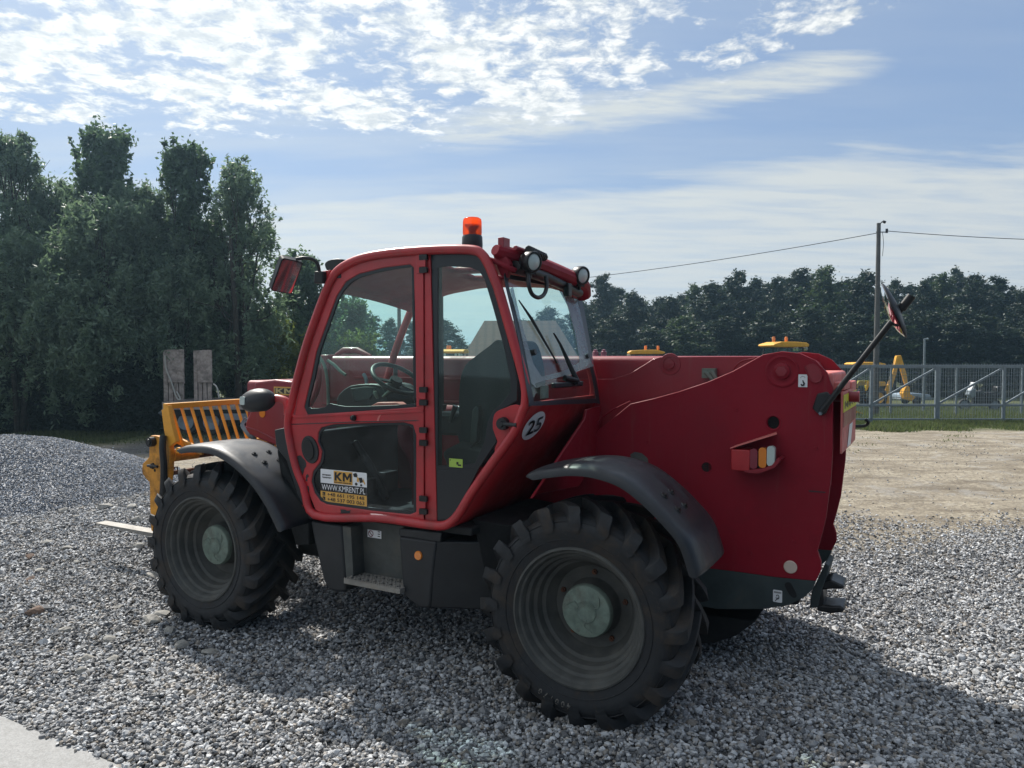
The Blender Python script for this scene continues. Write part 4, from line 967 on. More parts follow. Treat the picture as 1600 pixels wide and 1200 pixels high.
def gbolt(par, u, v, b, nr=(0, 0, 1)):
    p = S(u, v, b); bm = B(); d = Vector(nr).normalized(); cyl(bm, p-d*.004, p+d*.006, .022, .019, 14); cyl(bm, p+d*.006, p+d*.012, .010, .008, 8)
    return obj('bolt', bm, M['bsteel'], par, smooth=40)
def gbolts(par, P_, fr, bs):
    n = len(P_)
    for f_ in fr:
        i = int(f_*(n-1)); p = P_[i]; d = (P_[min(i+1, n-1)]-P_[i-1]).normalized(); nr = Vector((-d.z, 0, d.x)); nr = nr if nr.z > 0 else -nr
        for b in bs:
            q = Vector((p.x, -b, p.z))+nr*.033; bm = B(); cyl(bm, q-nr*.004, q+nr*.004, .024, .020, 14); cyl(bm, q+nr*.004, q+nr*.014, .011, .009, 6); obj('bolt', bm, M['bsteel'], par, smooth=40)
gbolts(g1_, PR, (.66, .74), (.16, .28)); gbolts(g2_, PFr, (.50, .60), (.20, .34))
bm = B(); ridge = [Vector((p.x, -.25, p.z))+Vector((0, 0, .031)) for p in PR[6:-16]]
# ---- rear support plates, frame, tail
RP = [(860, 735), (905, 705), (935, 672), (985, 631), (1020, 623), (1060, 612), (1105, 597), (1145, 580), (1172, 565), (1192, 554), (1222, 549), (1250, 552), (1274, 563), (1292, 582), (1301, 606), (1301, 700), (1298.5, 746), (1290.5, 810), (1282.5, 842),
      (1277, 861), (1282.5, 877), (1283, 891), (1274.6, 908), (1212, 902), (1148, 893), (1080, 885), (960, 870), (860, 850)]
pl_ = S2(RP, 1.1)
holes = [S2(ell(1208, 660.5, 9.5, 10), 1.1)]
near = plate('boom_support_plate', pl_, 1.1, .035, 'plate', holes=holes, raw=True, bevel=.004)
far = plate('boom_support_plate', pl_, 1.93, .035, 'plate', raw=True, bevel=.004)
for (u, v, r_) in ((1208, 660.5, 11), (1104, 730, 8.5)):
    c = S(u, v, 1.1); rr = r_*(c.x*0+.0047)
    bm = B(); lathe(bm, [(rr*.78, .001), (rr*.86, .004), (rr, .003), (rr, 0)], 28); o = obj('hole_collar', bm, M['plate'], near, smooth=40, loc=c)
    bm = B(); lathe(bm, [(.001, -.0 if r_ < 10 else -.03), (rr*.82, -.0 if r_ < 10 else -.03), (rr*.82, .0025)], 28); obj('recess', bm, M['under'], near, smooth=40, loc=c)
c = S(1222, 580, 1.1)
bm = B(); lathe(bm, [(.100, 0), (.098, .006), (.088, .008), (.080, .003), (.058, .001), (.050, .003), (.048, .018), (.042, .022), (.001, .023)], 40); obj('pivot_pin', bm, M['plate'], near, smooth=35, loc=c)
bm = B(); lathe(bm, [(.036, .0225), (.034, .027), (.001, .028)], 6); obj('pin_bolt', bm, M['boomred'], near, loc=c)
# slotted opening at the top rear of the plate
sl_ = S2(curve2([(1258, 574), (1264, 590), (1272, 596), (1280, 595), (1284, 588), (1281, 576), (1270, 568)], 3), 1.097)
bm = B(); prism(bm, sl_, [], -1.0965, -1.099); obj('lifting_slot', bm, M['boomred'], near)
bm = B(); tube(bm, smoothpath([S(u, v, 1.092) for u, v in ((1256, 571), (1263, 588), (1271, 597), (1281, 595), (1285, 586))], 5), .004, 6); obj('slot_rim', bm, M['boomred'], near)
# welded seam lines
# lower grey green frame
FR = [(860, 850), (960, 870), (1080, 885), (1148, 893), (1212, 902), (1274.6, 908), (1270, 921), (1257, 933), (1232, 946), (1190, 952), (1120, 952), (1000, 930), (860, 905)]
plate('lower_frame', S2(FR, 1.1), 1.102, .03, 'frame', raw=True); plate('lower_frame', S2(FR, 1.1), 1.93, .03, 'frame', raw=True)
bm = B(); box(bm, -1.0, 3.5, -1.88, -1.16, .50, .80); box(bm, -.9, .5, -1.9, -1.15, .8, 1.3); part('chassis', bm, 'under', bevel=.02)
bm = B(); prism(bm, S2([(1120, 940), (1195, 950), (1165, 972), (1130, 984), (1090, 984), (1060, 950)], 1.5), [], -1.2, -1.9); part('belly_guard', bm, 'under', bevel=.01)
for a in (0, WB):
    bm = B(); tube(bm, [(a, -.30, HZ), (a, -.6, HZ), (a, -.9, HZ-.0), (a, -1.27, HZ), (a, -1.65, HZ), (a, -1.95, HZ), (a, -2.25, HZ)], [.15, .12, .13, .2, .13, .12, .15], 20)
    part('axle', bm, 'under', smooth=40)
# slot and little sticker on the frame
bm = B(); prism(bm, S2(curve2([(1226, 913), (1234, 910), (1240, 919), (1245, 931), (1240, 934), (1233, 928)], 3), 1.1), [], -1.098, -1.1015); part('frame_slot', bm, 'under')
def sticker(name, u0, v0, u1, v1, b, m='white', r=.006, parent=T, t=.002):
    p, q = S(u0, v0, b), S(u1, v1, b); x0, x1 = sorted((p.x, q.x)); z0, z1 = sorted((p.z, q.z))
    bm = B(); prism(bm, rrect(x0, x1, z0, z1, r), [], -b+t, -b); o = part(name, bm, m, parent)
    return o, x0, x1, z0, z1
def marks(parent, b, items, m='blackv'):
    bm = B()
    for (xa, xb, za, zb_) in items: box(bm, xa, xb, -b, -b+.001, za, zb_)
    return obj('printed_marks', bm, M[m], parent)
def polymark(parent, b, polys, m='blackv', name='printed_symbol'):
    bm = B()
    for p_ in polys: prism(bm, p_, [], -b+.001, -b)
    return obj(name, bm, M[m], parent)
st, x0, x1, z0, z1 = sticker('tie_down_sticker', 1208, 921, 1222, 942, 1.099, 'white')
cx, cz = (x0+x1)/2, (z0+z1)/2; w_, h_ = x1-x0, z1-z0
marks(st, 1.0965, [(x0+.1*w_+i*w_*.12, x0+.17*w_+i*w_*.12, z1-.25*h_, z1-.12*h_) for i in range(7)])
bm = B(); tube(bm, [(cx+.17*w_*math.cos(t)*(1 if t > 1 else .8), -1.0955, cz-.06*h_+.17*h_*math.sin(t)) for t in np.linspace(.3, 6.0, 16)], .0022, 5); beam(bm, (cx+.25*w_, -1.0955, cz-.4*h_), (cx-.1*w_, -1.0955, cz-.1*h_), .002, .004); obj('hook_symbol', bm, M['blackv'], st)
st, x0, x1, z0, z1 = sticker('crane_hook_sticker', 1247.5, 585, 1261.5, 605, 1.098, 'white', .002)
cx, cz = (x0+x1)/2, (z0+z1)/2; w_, h_ = x1-x0, z1-z0
bm = B(); tube(bm, [(cx, -1.0945, z0+.55*h_), (cx-.06*w_, -1.0945, z0+.40*h_), (cx-.16*w_, -1.0945, z0+.30*h_), (cx-.10*w_, -1.0945, z0+.16*h_), (cx+.08*w_, -1.0945, z0+.14*h_), (cx+.2*w_, -1.0945, z0+.24*h_)], [.003, .004, .006, .006, .006, .003], 6)
tube(bm, [(cx+.25*w_*math.cos(t), -1.0945, z0+.72*h_+.13*h_*math.sin(t)) for t in np.linspace(0, 3.14, 9)], .001, 4); obj('hook_symbol', bm, M['blackv'], st)
# round cream cap and stickers on the plate
c = S(1235, 886, 1.097); bm = B(); lathe(bm, [(.001, .006), (.036, .006), (.040, .002), (.040, -.002)], 28); part('round_cap', bm, 'offwhite', smooth=40, loc=c)
plate('bare_metal_patch', S2([(985, 710), (992, 706), (1003, 708), (1012, 716), (1014, 727), (1000, 724), (987, 719)], 1.1), 1.097, .002, 'steelgreen', raw=True, bevel=0)
plate('scrape', S2([(1263, 766), (1290, 768.5), (1290, 770), (1265, 768.5)], 1.1), 1.098, .001, 'chip', raw=True, bevel=0)
# tail: crosspieces, marker board, mirror bracket, hitch
pa_, za_ = min(p[0] for p in pl_), None
bm = B(); box(bm, -1.10, -1.02, -1.93, -1.137, 1.15, 1.78); part('tail_panel', bm, 'plate', bevel=.01)
bm = B(); box(bm, -1.18, -.80, -1.93, -1.137, 1.86, 1.96); part('tail_crosspiece', bm, 'pink', bevel=.02)  # paler than the plates: its bright lit look is in the colour
bm = B(); cyl(bm, (-.97, -1.2, 1.97), (-.97, -1.95, 1.97), .06); cyl(bm, (-1.0, -1.5, 1.80), (-1.30, -1.5, 1.80), .035); part('boom_pivot_tube', bm, 'boomred', smooth=40)
def at_a(u, v, a): return AX(u, v, a)
mA = -1.225
bm = B(); y0_, y1_ = -1.15, -2.02
zt_m = (AX(1303, 622, mA).z); zb_m = AX(1303, 716, mA).z
def mpanel(z0, z1, m, name, t=0.):
    bm = B(); box(bm, mA-.012-t, mA-t, y1_, y0_, z0, z1); return part(name, bm, m, bevel=.002)
H_ = zt_m-zb_m
mb = mpanel(zb_m-.01, zt_m+.02, 'pink', 'marker_board')
def mpart(bm, m, name): return obj(name, bm, M[m], mb)
bm = B(); box(bm, mA-.0155, mA-.0125, y1_+.01, y0_-.02, zt_m-.31*H_, zt_m); mpart(bm, 'yellowv', 'yellow_sticker')
bm = B()
for k in range(9): yy = y0_-.07-.08*k; box(bm, mA-.0175, mA-.016, yy-.045, yy-.012+.01*(k % 3), zt_m-(.25-.03*(k % 2))*H_, zt_m-(.12+.02*((k*2) % 3))*H_)
mpart(bm, 'blackv', 'faded_lettering')
bm = B(); box(bm, mA-.0155, mA-.0125, y1_+.01, y0_-.02, zt_m-.57*H_, zt_m-.315*H_); mpart(bm, 'boomred', 'red_band')
bm = B(); vs = [bm.verts.new((mA-.0155, y, z)) for y, z in ((y0_-.28, zb_m), (y0_-.5, zb_m), (y0_-.62, zt_m-.6*H_), (y0_-.4, zt_m-.6*H_))]; bm.faces.new(vs); mpart(bm, 'white', 'white_stripe')
# far rear lamp bracket
bm = B(); lathe(bm, [(.001, .06), (.09, .05), (.13, .02), (.135, -.02), (.001, -.03)], 24, axis='x'); bmesh.ops.transform(bm, matrix=Matrix.Translation((-1.17, -2.1, 1.60)), verts=bm.verts); tube(bm, smoothpath([(-1.2, -2.1, 1.56), (-1.28, -2.15, 1.56), (-1.31, -2.15, 1.585), (-1.29, -2.15, 1.61)], 4), .012, 6); part('rear_bracket', bm, 'bsteel', bevel=.004)
bm = B(); box(bm, -1.24, -1.14, -1.55, -1.2, 1.85, 1.90); box(bm, -1.24, -1.14, -2.0, -1.68, 1.84, 1.89); part('rear_clamp', bm, 'pink', bevel=.008)
# convex rear mirror on a pole
pb = 1.05
p0, p1 = S(1284, 642, pb), S(1419, 469, pb)
bm = B(); tube(bm, [p0, p0.lerp(p1, .5), p1], .017, 10); mp = part('rear_mirror', bm, 'bsteel', smooth=50)
bm = B(); prism(bm, S2([(1277, 615), (1292, 612), (1302, 622), (1290, 646), (1282, 650), (1269, 638)], 1.07), [], -1.065, -1.097); obj('mounting_bracket', bm, M['black'], mp, bevel=.008)
bm = B(); cyl(bm, S(1282, 646, 1.064), S(1282, 646, 1.064)+Vector((0, .01, 0)), .012, .010, 6); obj('bracket_bolt', bm, M['zinc'], mp)
bm = B(); cyl(bm, p1-(p1-p0).normalized()*.06, p1+(p1-p0).normalized()*.03, .024); obj('mirror_clamp', bm, M['bsteel'], mp, smooth=50)
dc = S(1395, 486, pb-.02); bm = B(); lathe(bm, [(.001, .036), (.07, .031), (.12, .020), (.158, .0), (.162, -.006), (.162, -.012)], 40, axis='x'); 
md = obj('mirror_face', bm, M['mirror'], mp, smooth=60, loc=dc)
bm = B(); lathe(bm, [(.163, -.002), (.168, -.008), (.163, -.014), (.12, -.026), (.06, -.034), (.001, -.036)], 40, axis='x'); mk = obj('mirror_back', bm, M['black'], mp, smooth=60, loc=dc)
f_dir = (S(1376, 446, pb)-S(1412, 527, pb)).normalized()     # rim line seen edge on
cml = CC-TO; cml = Vector((cml.dot(TF), -cml.dot(TL), cml.z)); vdir = (dc-cml).normalized()
n_ = f_dir.cross(vdir).normalized(); n_ = n_ if n_.x > 0 else -n_
n_ = (n_+vdir*.0).normalized()
for o_ in (md, mk): o_.rotation_euler = n_.to_track_quat('X', 'Z').to_euler()
# tow hitch
hb_ = 1.45
h0 = S(1283, 905, hb_); 
bm = B(); prism(bm, S2([(1289, 880), (1296, 884), (1292, 900), (1283, 925), (1277, 950), (1265, 950), (1268, 925), (1280, 900)], 1.32), [], -1.32, -1.58); hp = part('tow_hitch', bm, 'frame', bevel=.006)
for pts in ([(1278, 913), (1288, 903), (1300, 899), (1312, 905), (1321, 909), (1321, 914), (1305, 914), (1284, 916)], [(1278, 926), (1284, 938), (1300, 940), (1315, 940), (1322, 944), (1320, 950), (1300, 952), (1280, 948)], [(1279, 915), (1288, 912), (1290, 930), (1289, 942), (1279, 942)]):
    bm = B(); prism(bm, S2(pts, hb_), [], -hb_+.10, -hb_-.10); obj('hitch_jaw', bm, M['bsteel'], hp, bevel=.012)
# tail lamp in its red guard
tb = .95
q = S(1143, 702, tb)
def tl(pts, b0, b1, m, name, par=None, bev=.004):
    bm = B(); prism(bm, S2(pts, b0), [], -b0, -b1); return part(name, bm, m, par or T, bevel=bev)
x_in = S(1166, 716, tb).x; x_out = S(1142, 716, tb).x
z_t, z_b = S(1143, 701, tb).z, S(1143, 735, tb).z
bm = B(); box(bm, x_in-.02, x_out, -1.1, -tb, z_b, z_t-.004); tg = part('tail_lamp_guard', bm, 'red', bevel=.006)
xa_ = S(1216, 700, tb+.05).x
bm = B(); vs = [(x_out+.004, -1.097, z_t), (x_out+.004, -tb+.006, z_t), (xa_, -tb+.0, S(1217, 679, tb).z), (xa_+.03, -1.097, S(1217, 679, tb).z-.005)]
lo_ = [bm.verts.new(p) for p in vs]; hi_ = [bm.verts.new(Vector(p)+Vector((0, 0, .006))) for p in vs]
bm.faces.new(lo_[::-1]); bm.faces.new(hi_)
for k in range(4): bm.faces.new((lo_[k], lo_[(k+1) % 4], hi_[(k+1) % 4], hi_[k]))
obj('top_flap', bm, M['pink'], tg)  # pale red puts the light on this top plate into its colour
bm = B(); prism(bm, S2([(1163, 735), (1190, 732), (1206, 727), (1215, 716), (1220, 718), (1210, 731), (1185, 740), (1163, 738)], tb), [], -tb, -1.097); obj('lower_flap', bm, M['boomred'], tg)
bm = B(); box(bm, xa_+.06, x_in-.021, -1.095, -tb-.035, z_b+.008, z_t-.01); obj('lamp_housing', bm, M['bsteel'], tg, bevel=.006)
for (u, m_) in ((1177, 'lensred'), (1191, 'lensamber'), (1204, 'lenswhite')):
    zc = .5*(z_b+z_t)+.012+(.010 if u > 1180 else 0)+(.012 if u > 1195 else 0); c = S(u, 712, tb); bm = B(); prism(bm, rrect(c.x-.023, c.x+.023, zc-.062, zc+.062, .021), [], -tb-.05, -tb-.006); obj('lamp_lens', bm, M[m_], tg, bevel=.012, seg=3)
# ---- boom
bb0, bb1 = 1.30, 1.72; zT = 2.06
def boombox(xa, xb, z0, z1, y0, y1, r, name, m='boomred'):
    bm = B(); sec = rrect(y0, y1, z0, z1, r, 6); A_ = [bm.verts.new((xa, y, z)) for y, z in sec]; B_ = [bm.verts.new((xb, y, z)) for y, z in sec]
    for i in range(len(sec)): j = (i+1) % len(sec); bm.faces.new((A_[i], A_[j], B_[j], B_[i]))
    bm.faces.new(A_); bm.faces.new(B_[::-1]); return part(name, bm, m, smooth=35)
bo = boombox(-.95, 3.05, 1.66, zT, -bb1, -bb0, .055, 'boom')
bm = B(); box(bm, -.2, 2.7, -bb0, -bb0+.012, 1.86, 1.885); box(bm, .9, 2.5, -bb0, -bb0+.02, 1.68, 1.70); obj('weld_rail', bm, M['boomred'], bo, bevel=.004)
boombox(3.04, 4.05, 1.42, 1.825, -bb1+.03, -bb0-.02, .045, 'inner_boom')
bm = B(); box(bm, 2.98, 3.08, -bb1-.015, -bb0+.015, 1.62, zT+.012); part('boom_collar', bm, 'boomred', bevel=.012)
bm = B(); tube(bm, [(3.0, -bb0-.1, zT+.01), (2.9, -bb0-.1, zT+.05), (2.75, -bb0-.1, zT+.05), (2.6, -bb0-.1, zT+.0)], [.015, .03, .03, .015], 10); part('boom_sensor', bm, 'boomred', smooth=50)
# side reinforcement plate right of the cab
OV = [(900, 592), (935, 592), (958, 592), (985, 583), (1008, 569), (1020, 561), (1032, 557.5), (1110, 557), (1195, 557), (1195, 700), (900, 760)]
ov = plate('boom_side_plate', S2(OV, 1.27), 1.27, .028, 'boomred', raw=True, bevel=.004)
c = S(1047, 569, 1.27); bm = B(); lathe(bm, [(.075, 0), (.073, .005), (.05, .006), (.048, .001), (.034, .002), (.032, .012), (.001, .014)], 32); obj('pin_boss', bm, M['boomred'], ov, smooth=35, loc=c)
bm = B(); tube(bm, smoothpath([S(u, v, 1.268) for u, v in ((1145, 590), (1148, 574), (1160, 564), (1180, 559.5))], 5), .005, 6); obj('plate_edge', bm, M['boomred'], ov)
bm = B(); c = S(1110, 586, 1.27); box(bm, c.x-.045, c.x+.045, c.y, c.y+.05, c.z-.02, c.z+.045)
tube(bm, [c+Vector((.02, .05, .02)), c+Vector((-.02, .06, -.02)), c+Vector((-.07, .05, -.07))], .014, 8); tube(bm, [c+Vector((-.02, .05, .025)), c+Vector((-.05, .06, -.02)), c+Vector((-.10, .05, -.06))], .014, 8); obj('hydraulic_fitting', bm, M['hub'], ov, smooth=40)
# boom head
HD = [(397, 602), (403, 596), (455, 596), (470, 640), (470, 712), (433, 697), (389, 679), (383.5, 665), (386, 652), (392, 640)]
hd = plate('boom_head', S2(curve2(HD, 2), 1.28), 1.28, .46, 'boomred', raw=True, bevel=.03, seg=3)
bm = B(); tube(bm, smoothpath([S(u, v, 1.277) for u, v in ((384, 667), (400, 672), (425, 684), (445, 696))], 5), .007, 6); obj('weld_seam', bm, M['boomred'], hd)
c = S(410, 646, 1.278); bm = B(); lathe(bm, [(.001, .004), (.038, .004), (.04, 0)], 24); obj('round_reflector', bm, M['lensamber'], hd, loc=c)
# KM plate on the boom
p, q = S(428, 604, 1.275), S(462, 618, 1.275)
bm = B(); x0, x1 = q.x, p.x; z0, z1 = min(p.z, q.z), max(p.z, q.z); box(bm, x0, x1, p.y, p.y+.002, z0, z1); km = part('boom_name_plate', bm, 'goldv')
bm = B(); box(bm, x0+.012, x1-.012, p.y+.002, p.y+.003, z0+.012, z1-.012); obj('black_field', bm, M['blackv'], km)
M['goldtxt'] = mat('gold_lettering', (.50, .40, .16), .4)
bm = put(block_km((x1-x0)*.82, (z1-z0)*.62), ((x0+x1)/2, p.y+.003, (z0+z1)/2), (-1, 0, 0), (0, 0, 1)); obj('lettering', bm, M['goldtxt'], km)
# front hoses
bm = B()
for k in range(3): tube(bm, smoothpath([S(383+3*k, 652+2*k, 1.35), S(377+2*k, 664, 1.32), S(384+2*k, 676, 1.3), S(392+3*k, 684, 1.32), S(400, 690, 1.4)], 5), .010, 6)
part('front_hoses', bm, 'zinc', smooth=60)
# ---- carriage with forks
ca, cb0, cb1 = 4.45, .70, 1.95
root_c = B(); SP = [(233, 684), (240, 681), (247, 682), (258, 688), (265, 700), (265, 728), (263, 750), (258, 768), (255, 800), (246, 826), (236, 828), (234, 760), (232, 752), (223, 741), (223, 724), (233, 714)]
cr = plate('fork_carriage', S2(curve2(SP, 2), cb0), cb0, .05, 'yellow', raw=True, bevel=.006)
plate('side_plate', S2(curve2(SP, 2), cb0), cb1, .05, 'yellow', cr, raw=True, bevel=.006)
def cpart(name, bm, m, **k): return obj(name, bm, M[m], cr, **k)
c = S(240, 690, cb0); bm = B(); cyl(bm, c+Vector((0, .05, 0)), c+Vector((0, -.12, 0)), .045, .045, 20); cyl(bm, c+Vector((0, .052, 0)), c+Vector((0, .06, 0)), .03, .028, 20); cpart('pin', bm, 'bsteel', smooth=40)
c = S(263, 692, cb0+.1); bm = B(); cyl(bm, c+Vector((0, .06, 0)), c+Vector((0, -.12, 0)), .05, .05, 20); cpart('pin', bm, 'bsteel', smooth=40)
c = S(268, 712, cb0+.05); bm = B(); cyl(bm, (c.x, -cb0-.05, c.z), (c.x, -cb0-.32, c.z), .058, .058, 20); cpart('crossbar_sleeve', bm, 'yellow', smooth=40); bm = B(); cyl(bm, (c.x, -cb0-.32, c.z), (c.x, -cb1, c.z), .056, .056, 20); cpart('crossbar', bm, 'rust', smooth=40)
c = S(270, 739, cb0+.05); bm = B(); cyl(bm, (c.x, -cb0-.05, c.z), (c.x, -cb1, c.z), .022, .022, 14); tube(bm, [c+Vector((0, -.02, .03)), c+Vector((0, -.02, .05)), c+Vector((0, -.05, .05)), c+Vector((0, -.05, .02))], .006, 5); cpart('lower_bar', bm, 'rust', smooth=40)
bm = B(); tube(bm, smoothpath([S(255, 681, cb0-.03), S(254, 700, cb0-.05), S(256, 730, cb0-.04), S(255, 765, cb0-.02), S(253, 775, cb0-.0)], 5), .03, 10); cpart('hose', bm, 'black', smooth=60)
c = S(239, 728, cb0-.002); bm = B(); tube(bm, [c+Vector((.06, .01, .0)), c+Vector((0, .02, .005)), c+Vector((-.08, .012, .0))], .013, 8); cyl(bm, c+Vector((.0, 0, .0)), c+Vector((.0, .025, .0)), .03, .02, 12); cpart('lock_pin', bm, 'bsteel', smooth=40)
for u, v in ((242, 735), (238, 810), (252, 700)):
    c = S(u, v, cb0); bm = B(); cyl(bm, c+Vector((0, -.0005, 0)), c+Vector((0, .0015, 0)), .014, .014, 12); cpart('bolt_hole', bm, 'under')
# forks
for b_ in (.82, 1.75):
    z_f = .385; bm = B()
    prism(bm, [(4.66, z_f), (4.66, z_f-.045), (5.62, z_f-.012), (5.62, z_f)], [], -b_-.06, -b_+.06); fk = cpart('fork', bm, 'steel', bevel=.003)
    bm = B(); prism(bm, [(4.605, z_f), (4.605, 1.12), (4.655, 1.14), (4.659, z_f-.03)], [], -b_-.06, -b_+.06); obj('fork_shank', bm, M['bsteel'], cr, bevel=.003)
# load guard with slanted bars
gA = 4.45
def GP(u, v): return AX(u, v, gA)
ztop, zbot = 1.60, 1.28
gl = 1.80-.70
def gq(b, z): return Vector((gA+(ztop-z)*.0, -b, z))
bm = B(); beam(bm, gq(.70, ztop)+Vector((-.02, 0, 0)), gq(2.0, ztop)+Vector((-.02, 0, 0)), .05, .05); guard_ = part('load_guard', bm, 'yellowclean', bevel=.006)
bm = B(); prism(bm, S2([(252, 641), (262, 633), (267, 660), (275, 690), (262, 700), (256, 672)], cb0+.0), [], -cb0, -cb0-.045); obj('end_post', bm, M['yellowclean'], guard_, bevel=.005)
for k in range(11):
    bq = .77+.106*k; bm = B(); beam(bm, (gA-.02, -bq, ztop-.02), (gA-.16, -bq-.02, zbot-.08), .036, .012, (0, 1, 0)); obj('bar', bm, M['yellowclean'], guard_, bevel=.003)
bm = B(); beam(bm, (gA-.16, -.72, zbot-.08), (gA-.16, -2.0, zbot-.08), .05, .05); obj('lower_rail', bm, M['yellowclean'], guard_, bevel=.005)
bm = B(); beam(bm, S(266, 682, .8), S(283, 700, .8)+Vector((-.3, 0, -.02)), .03, .06); beam(bm, S(285, 686, .95), S(262, 700, .9), .03, .05); cpart('link_arm', bm, 'yellow', bevel=.004)
bm = B(); box(bm, 3.7, 4.40, -1.62, -1.40, .55, 1.12); box(bm, 4.30, 4.42, -1.85, -.95, .55, .90); cpart('carriage_link', bm, 'bsteel', bevel=.02)
# ---- cab
cb = .15; cf = 1.17
OUT = [(491, 811), (470, 762), (457, 727), (446, 672), (447, 645), (451, 630), (460, 590), (475, 535), (500, 465), (515, 431), (532, 412), (562, 397.5), (600, 389.5), (650, 384.5), (700, 382), (741, 383), (757, 391), (768, 407), (778, 430),
       (787, 455), (805, 517), (827, 597), (828, 634), (823, 646), (809, 681), (776, 727), (743, 774), (722, 808), (706, 824), (689, 829), (661, 826), (590, 816)]
Pc = [S(u, v, cb) for u, v in OUT]
# inset the centre line of the tube by its radius
cen = sum(Pc, Vector())/len(Pc); RT = .030
Ps = smoothpath(Pc, 4, True)
def inset(P_, r):
    n = len(P_); out = []
    for i, p in enumerate(P_):
        d = P_[(i+1) % n]-P_[i-1]; nr = Vector((-d.z, 0, d.x)).normalized(); 
        out.append(p+nr*r)
    return out
a_area = sum(Ps[i].x*Ps[(i+1) % len(Ps)].z-Ps[(i+1) % len(Ps)].x*Ps[i].z for i in range(len(Ps)))
sg = 1 if a_area > 0 else -1
Pi = inset(Ps, RT*sg)
bm = B(); tube(bm, Pi, RT, 12, closed=True); part('cab_tube_frame', bm, 'red', smooth=60)
bm = B(); tube(bm, [Vector((p.x, -cf, p.z)) for p in Pi], RT, 12, closed=True); part('cab_tube_frame', bm, 'red', smooth=60)
# B pillar, hinges
def quad(pts, b, t, m, name, par=T, bev=.004): return plate(name, pts, b, t, m, par, bevel=bev)
bp = quad([(663, 390), (672, 390), (683, 828), (664, 826)], cb+.012, .05, 'red', 'door_pillar')
quad([(673, 392), (684, 392), (684, 826), (674, 828)], cb+.022, .05, 'seal', 'pillar_seal')
# rear quarter window: rubber ring and glass
QO = [(678, 388), (720, 387), (741, 391), (755, 407), (768, 437), (784, 490), (800, 560), (808, 597), (808, 626), (789, 637), (776, 643), (771, 657), (776, 690), (748, 732), (727, 774), (709, 808), (694, 821), (678, 822)]
QI = [(684, 418), (700, 416), (735, 418), (749, 424), (757, 437), (770, 480), (788, 545), (797, 590), (798, 612), (784, 630), (770, 642), (762, 660), (757, 690), (738, 733), (684, 735)]
plate('quarter_window_seal', QO, cb+.018, .012, 'seal', holes=[QI], bevel=.002)
plate('quarter_window_glass', QI, cb+.022, .004, 'glass', bevel=0)
# door: red frame with two panes
DO = [(461, 648), (452, 662), (454, 690), (471, 742), (493, 798), (520, 808), (590, 814), (661, 822), (662, 640), (661, 391), (600, 396), (562, 405), (536, 418), (520, 446), (505, 480), (484, 545), (466, 610)]
D1 = [(475, 636), (486, 590), (494, 550), (510, 505), (526, 462), (540, 440), (560, 428), (600, 418), (640, 413), (646, 418), (648, 480), (649, 560), (650, 636), (600, 640), (540, 644), (480, 648)]
D2 = [(502, 668), (520, 663), (580, 661), (630, 660), (645, 664), (650, 680), (650, 800), (640, 804), (580, 798), (510, 788), (500, 783), (491, 770), (486, 752), (489, 736), (500, 722), (503, 705), (496, 690), (497, 676)]
dr = plate('door', DO, cb+.004, .030, 'red', holes=[D1, D2], bevel=.006)
D1i = [(482, 629), (492, 590), (500, 550), (515, 508), (529, 468), (545, 445), (565, 433), (600, 424), (638, 418), (643, 424), (644, 480), (645, 560), (646, 624), (646, 631), (590, 634), (538, 635), (515, 630), (508, 636), (486, 638)]
plate('window_seal', curve2(D1, 2), cb+.010, .014, 'seal', dr, holes=[curve2(D1i, 2)], bevel=.002)
plate('upper_pane', curve2(D1i, 2), cb+.016, .004, 'glass', dr, bevel=0)
D2i = [(505, 672), (520, 667), (580, 665), (630, 664), (642, 668), (646, 682), (646, 790), (640, 799), (580, 793), (512, 784), (504, 779), (495, 768), (490, 752), (493, 738), (503, 726), (507, 708), (500, 692), (500, 680)]
plate('lower_seal', curve2(D2, 2), cb+.010, .014, 'seal', dr, holes=[curve2(D2i, 2)], bevel=.002)
plate('lower_pane', curve2(D2i, 2), cb+.016, .004, 'darkglass', dr, bevel=0)
# sill band crease
bm = B(); tube(bm, [S(455, 663, cb+.004), S(560, 659, cb+.004), S(655, 657, cb+.004)], .0035, 6); obj('sill_crease', bm, M['seal'], dr)
bm = B(); prism(bm, S2([(456, 648), (464, 649), (650, 641), (661, 640), (661, 644), (460, 653)], cb), [], -cb-.003, -cb+.004); obj('window_ledge', bm, M['red'], dr, bevel=.002)
c = S(484.6, 702.6, cb+.003)
E1 = S2(ell(484.6, 702.6, 12.5, 22, -.22), cb); bm = B(); prism(bm, E1, [], -cb-.008, -cb+.006); hn = obj('handle_recess', bm, M['black'], dr, bevel=.006)
bm = B(); prism(bm, S2(ell(483.5, 702, 8.0, 16, -.22), cb), [], -cb+.006, -cb+.014); obj('handle_flap', bm, M['bsteel'], dr, bevel=.008)
c = S(553, 653, cb); bm = B(); cyl(bm, c, c+Vector((0, .02, 0)), .021, .018, 16); cyl(bm, c+Vector((0, .02, 0)), c+Vector((0, .03, 0)), .012, .010, 12); obj('knob', bm, M['black'], dr, smooth=40)
for v0 in (415, 622, 685, 792):
    bm = B(); prism(bm, S2([(652, v0-17), (657, v0-17), (657, v0-10), (666, v0-10), (666, v0+2), (657, v0+2), (657, v0+12), (652, v0+12)], cb), [], -cb+.001, -cb+.010); hg = obj('hinge', bm, M['red'], dr, bevel=.002)
    for dv in (-12, 8):
        c = S(661, v0+dv-1, cb-.004); bm = B(); prism(bm, rrect(c.x-.034, c.x+.025, c.z-.018, c.z+.018, .006), [], -cb-.004, -cb+.014); obj('hinge_block', bm, M['bsteel'], dr, bevel=.003)
quad([(650, 398), (661, 398), (662, 822), (651, 820)], cb+.0015, .003, 'red', 'door_edge_strip', dr, .001)
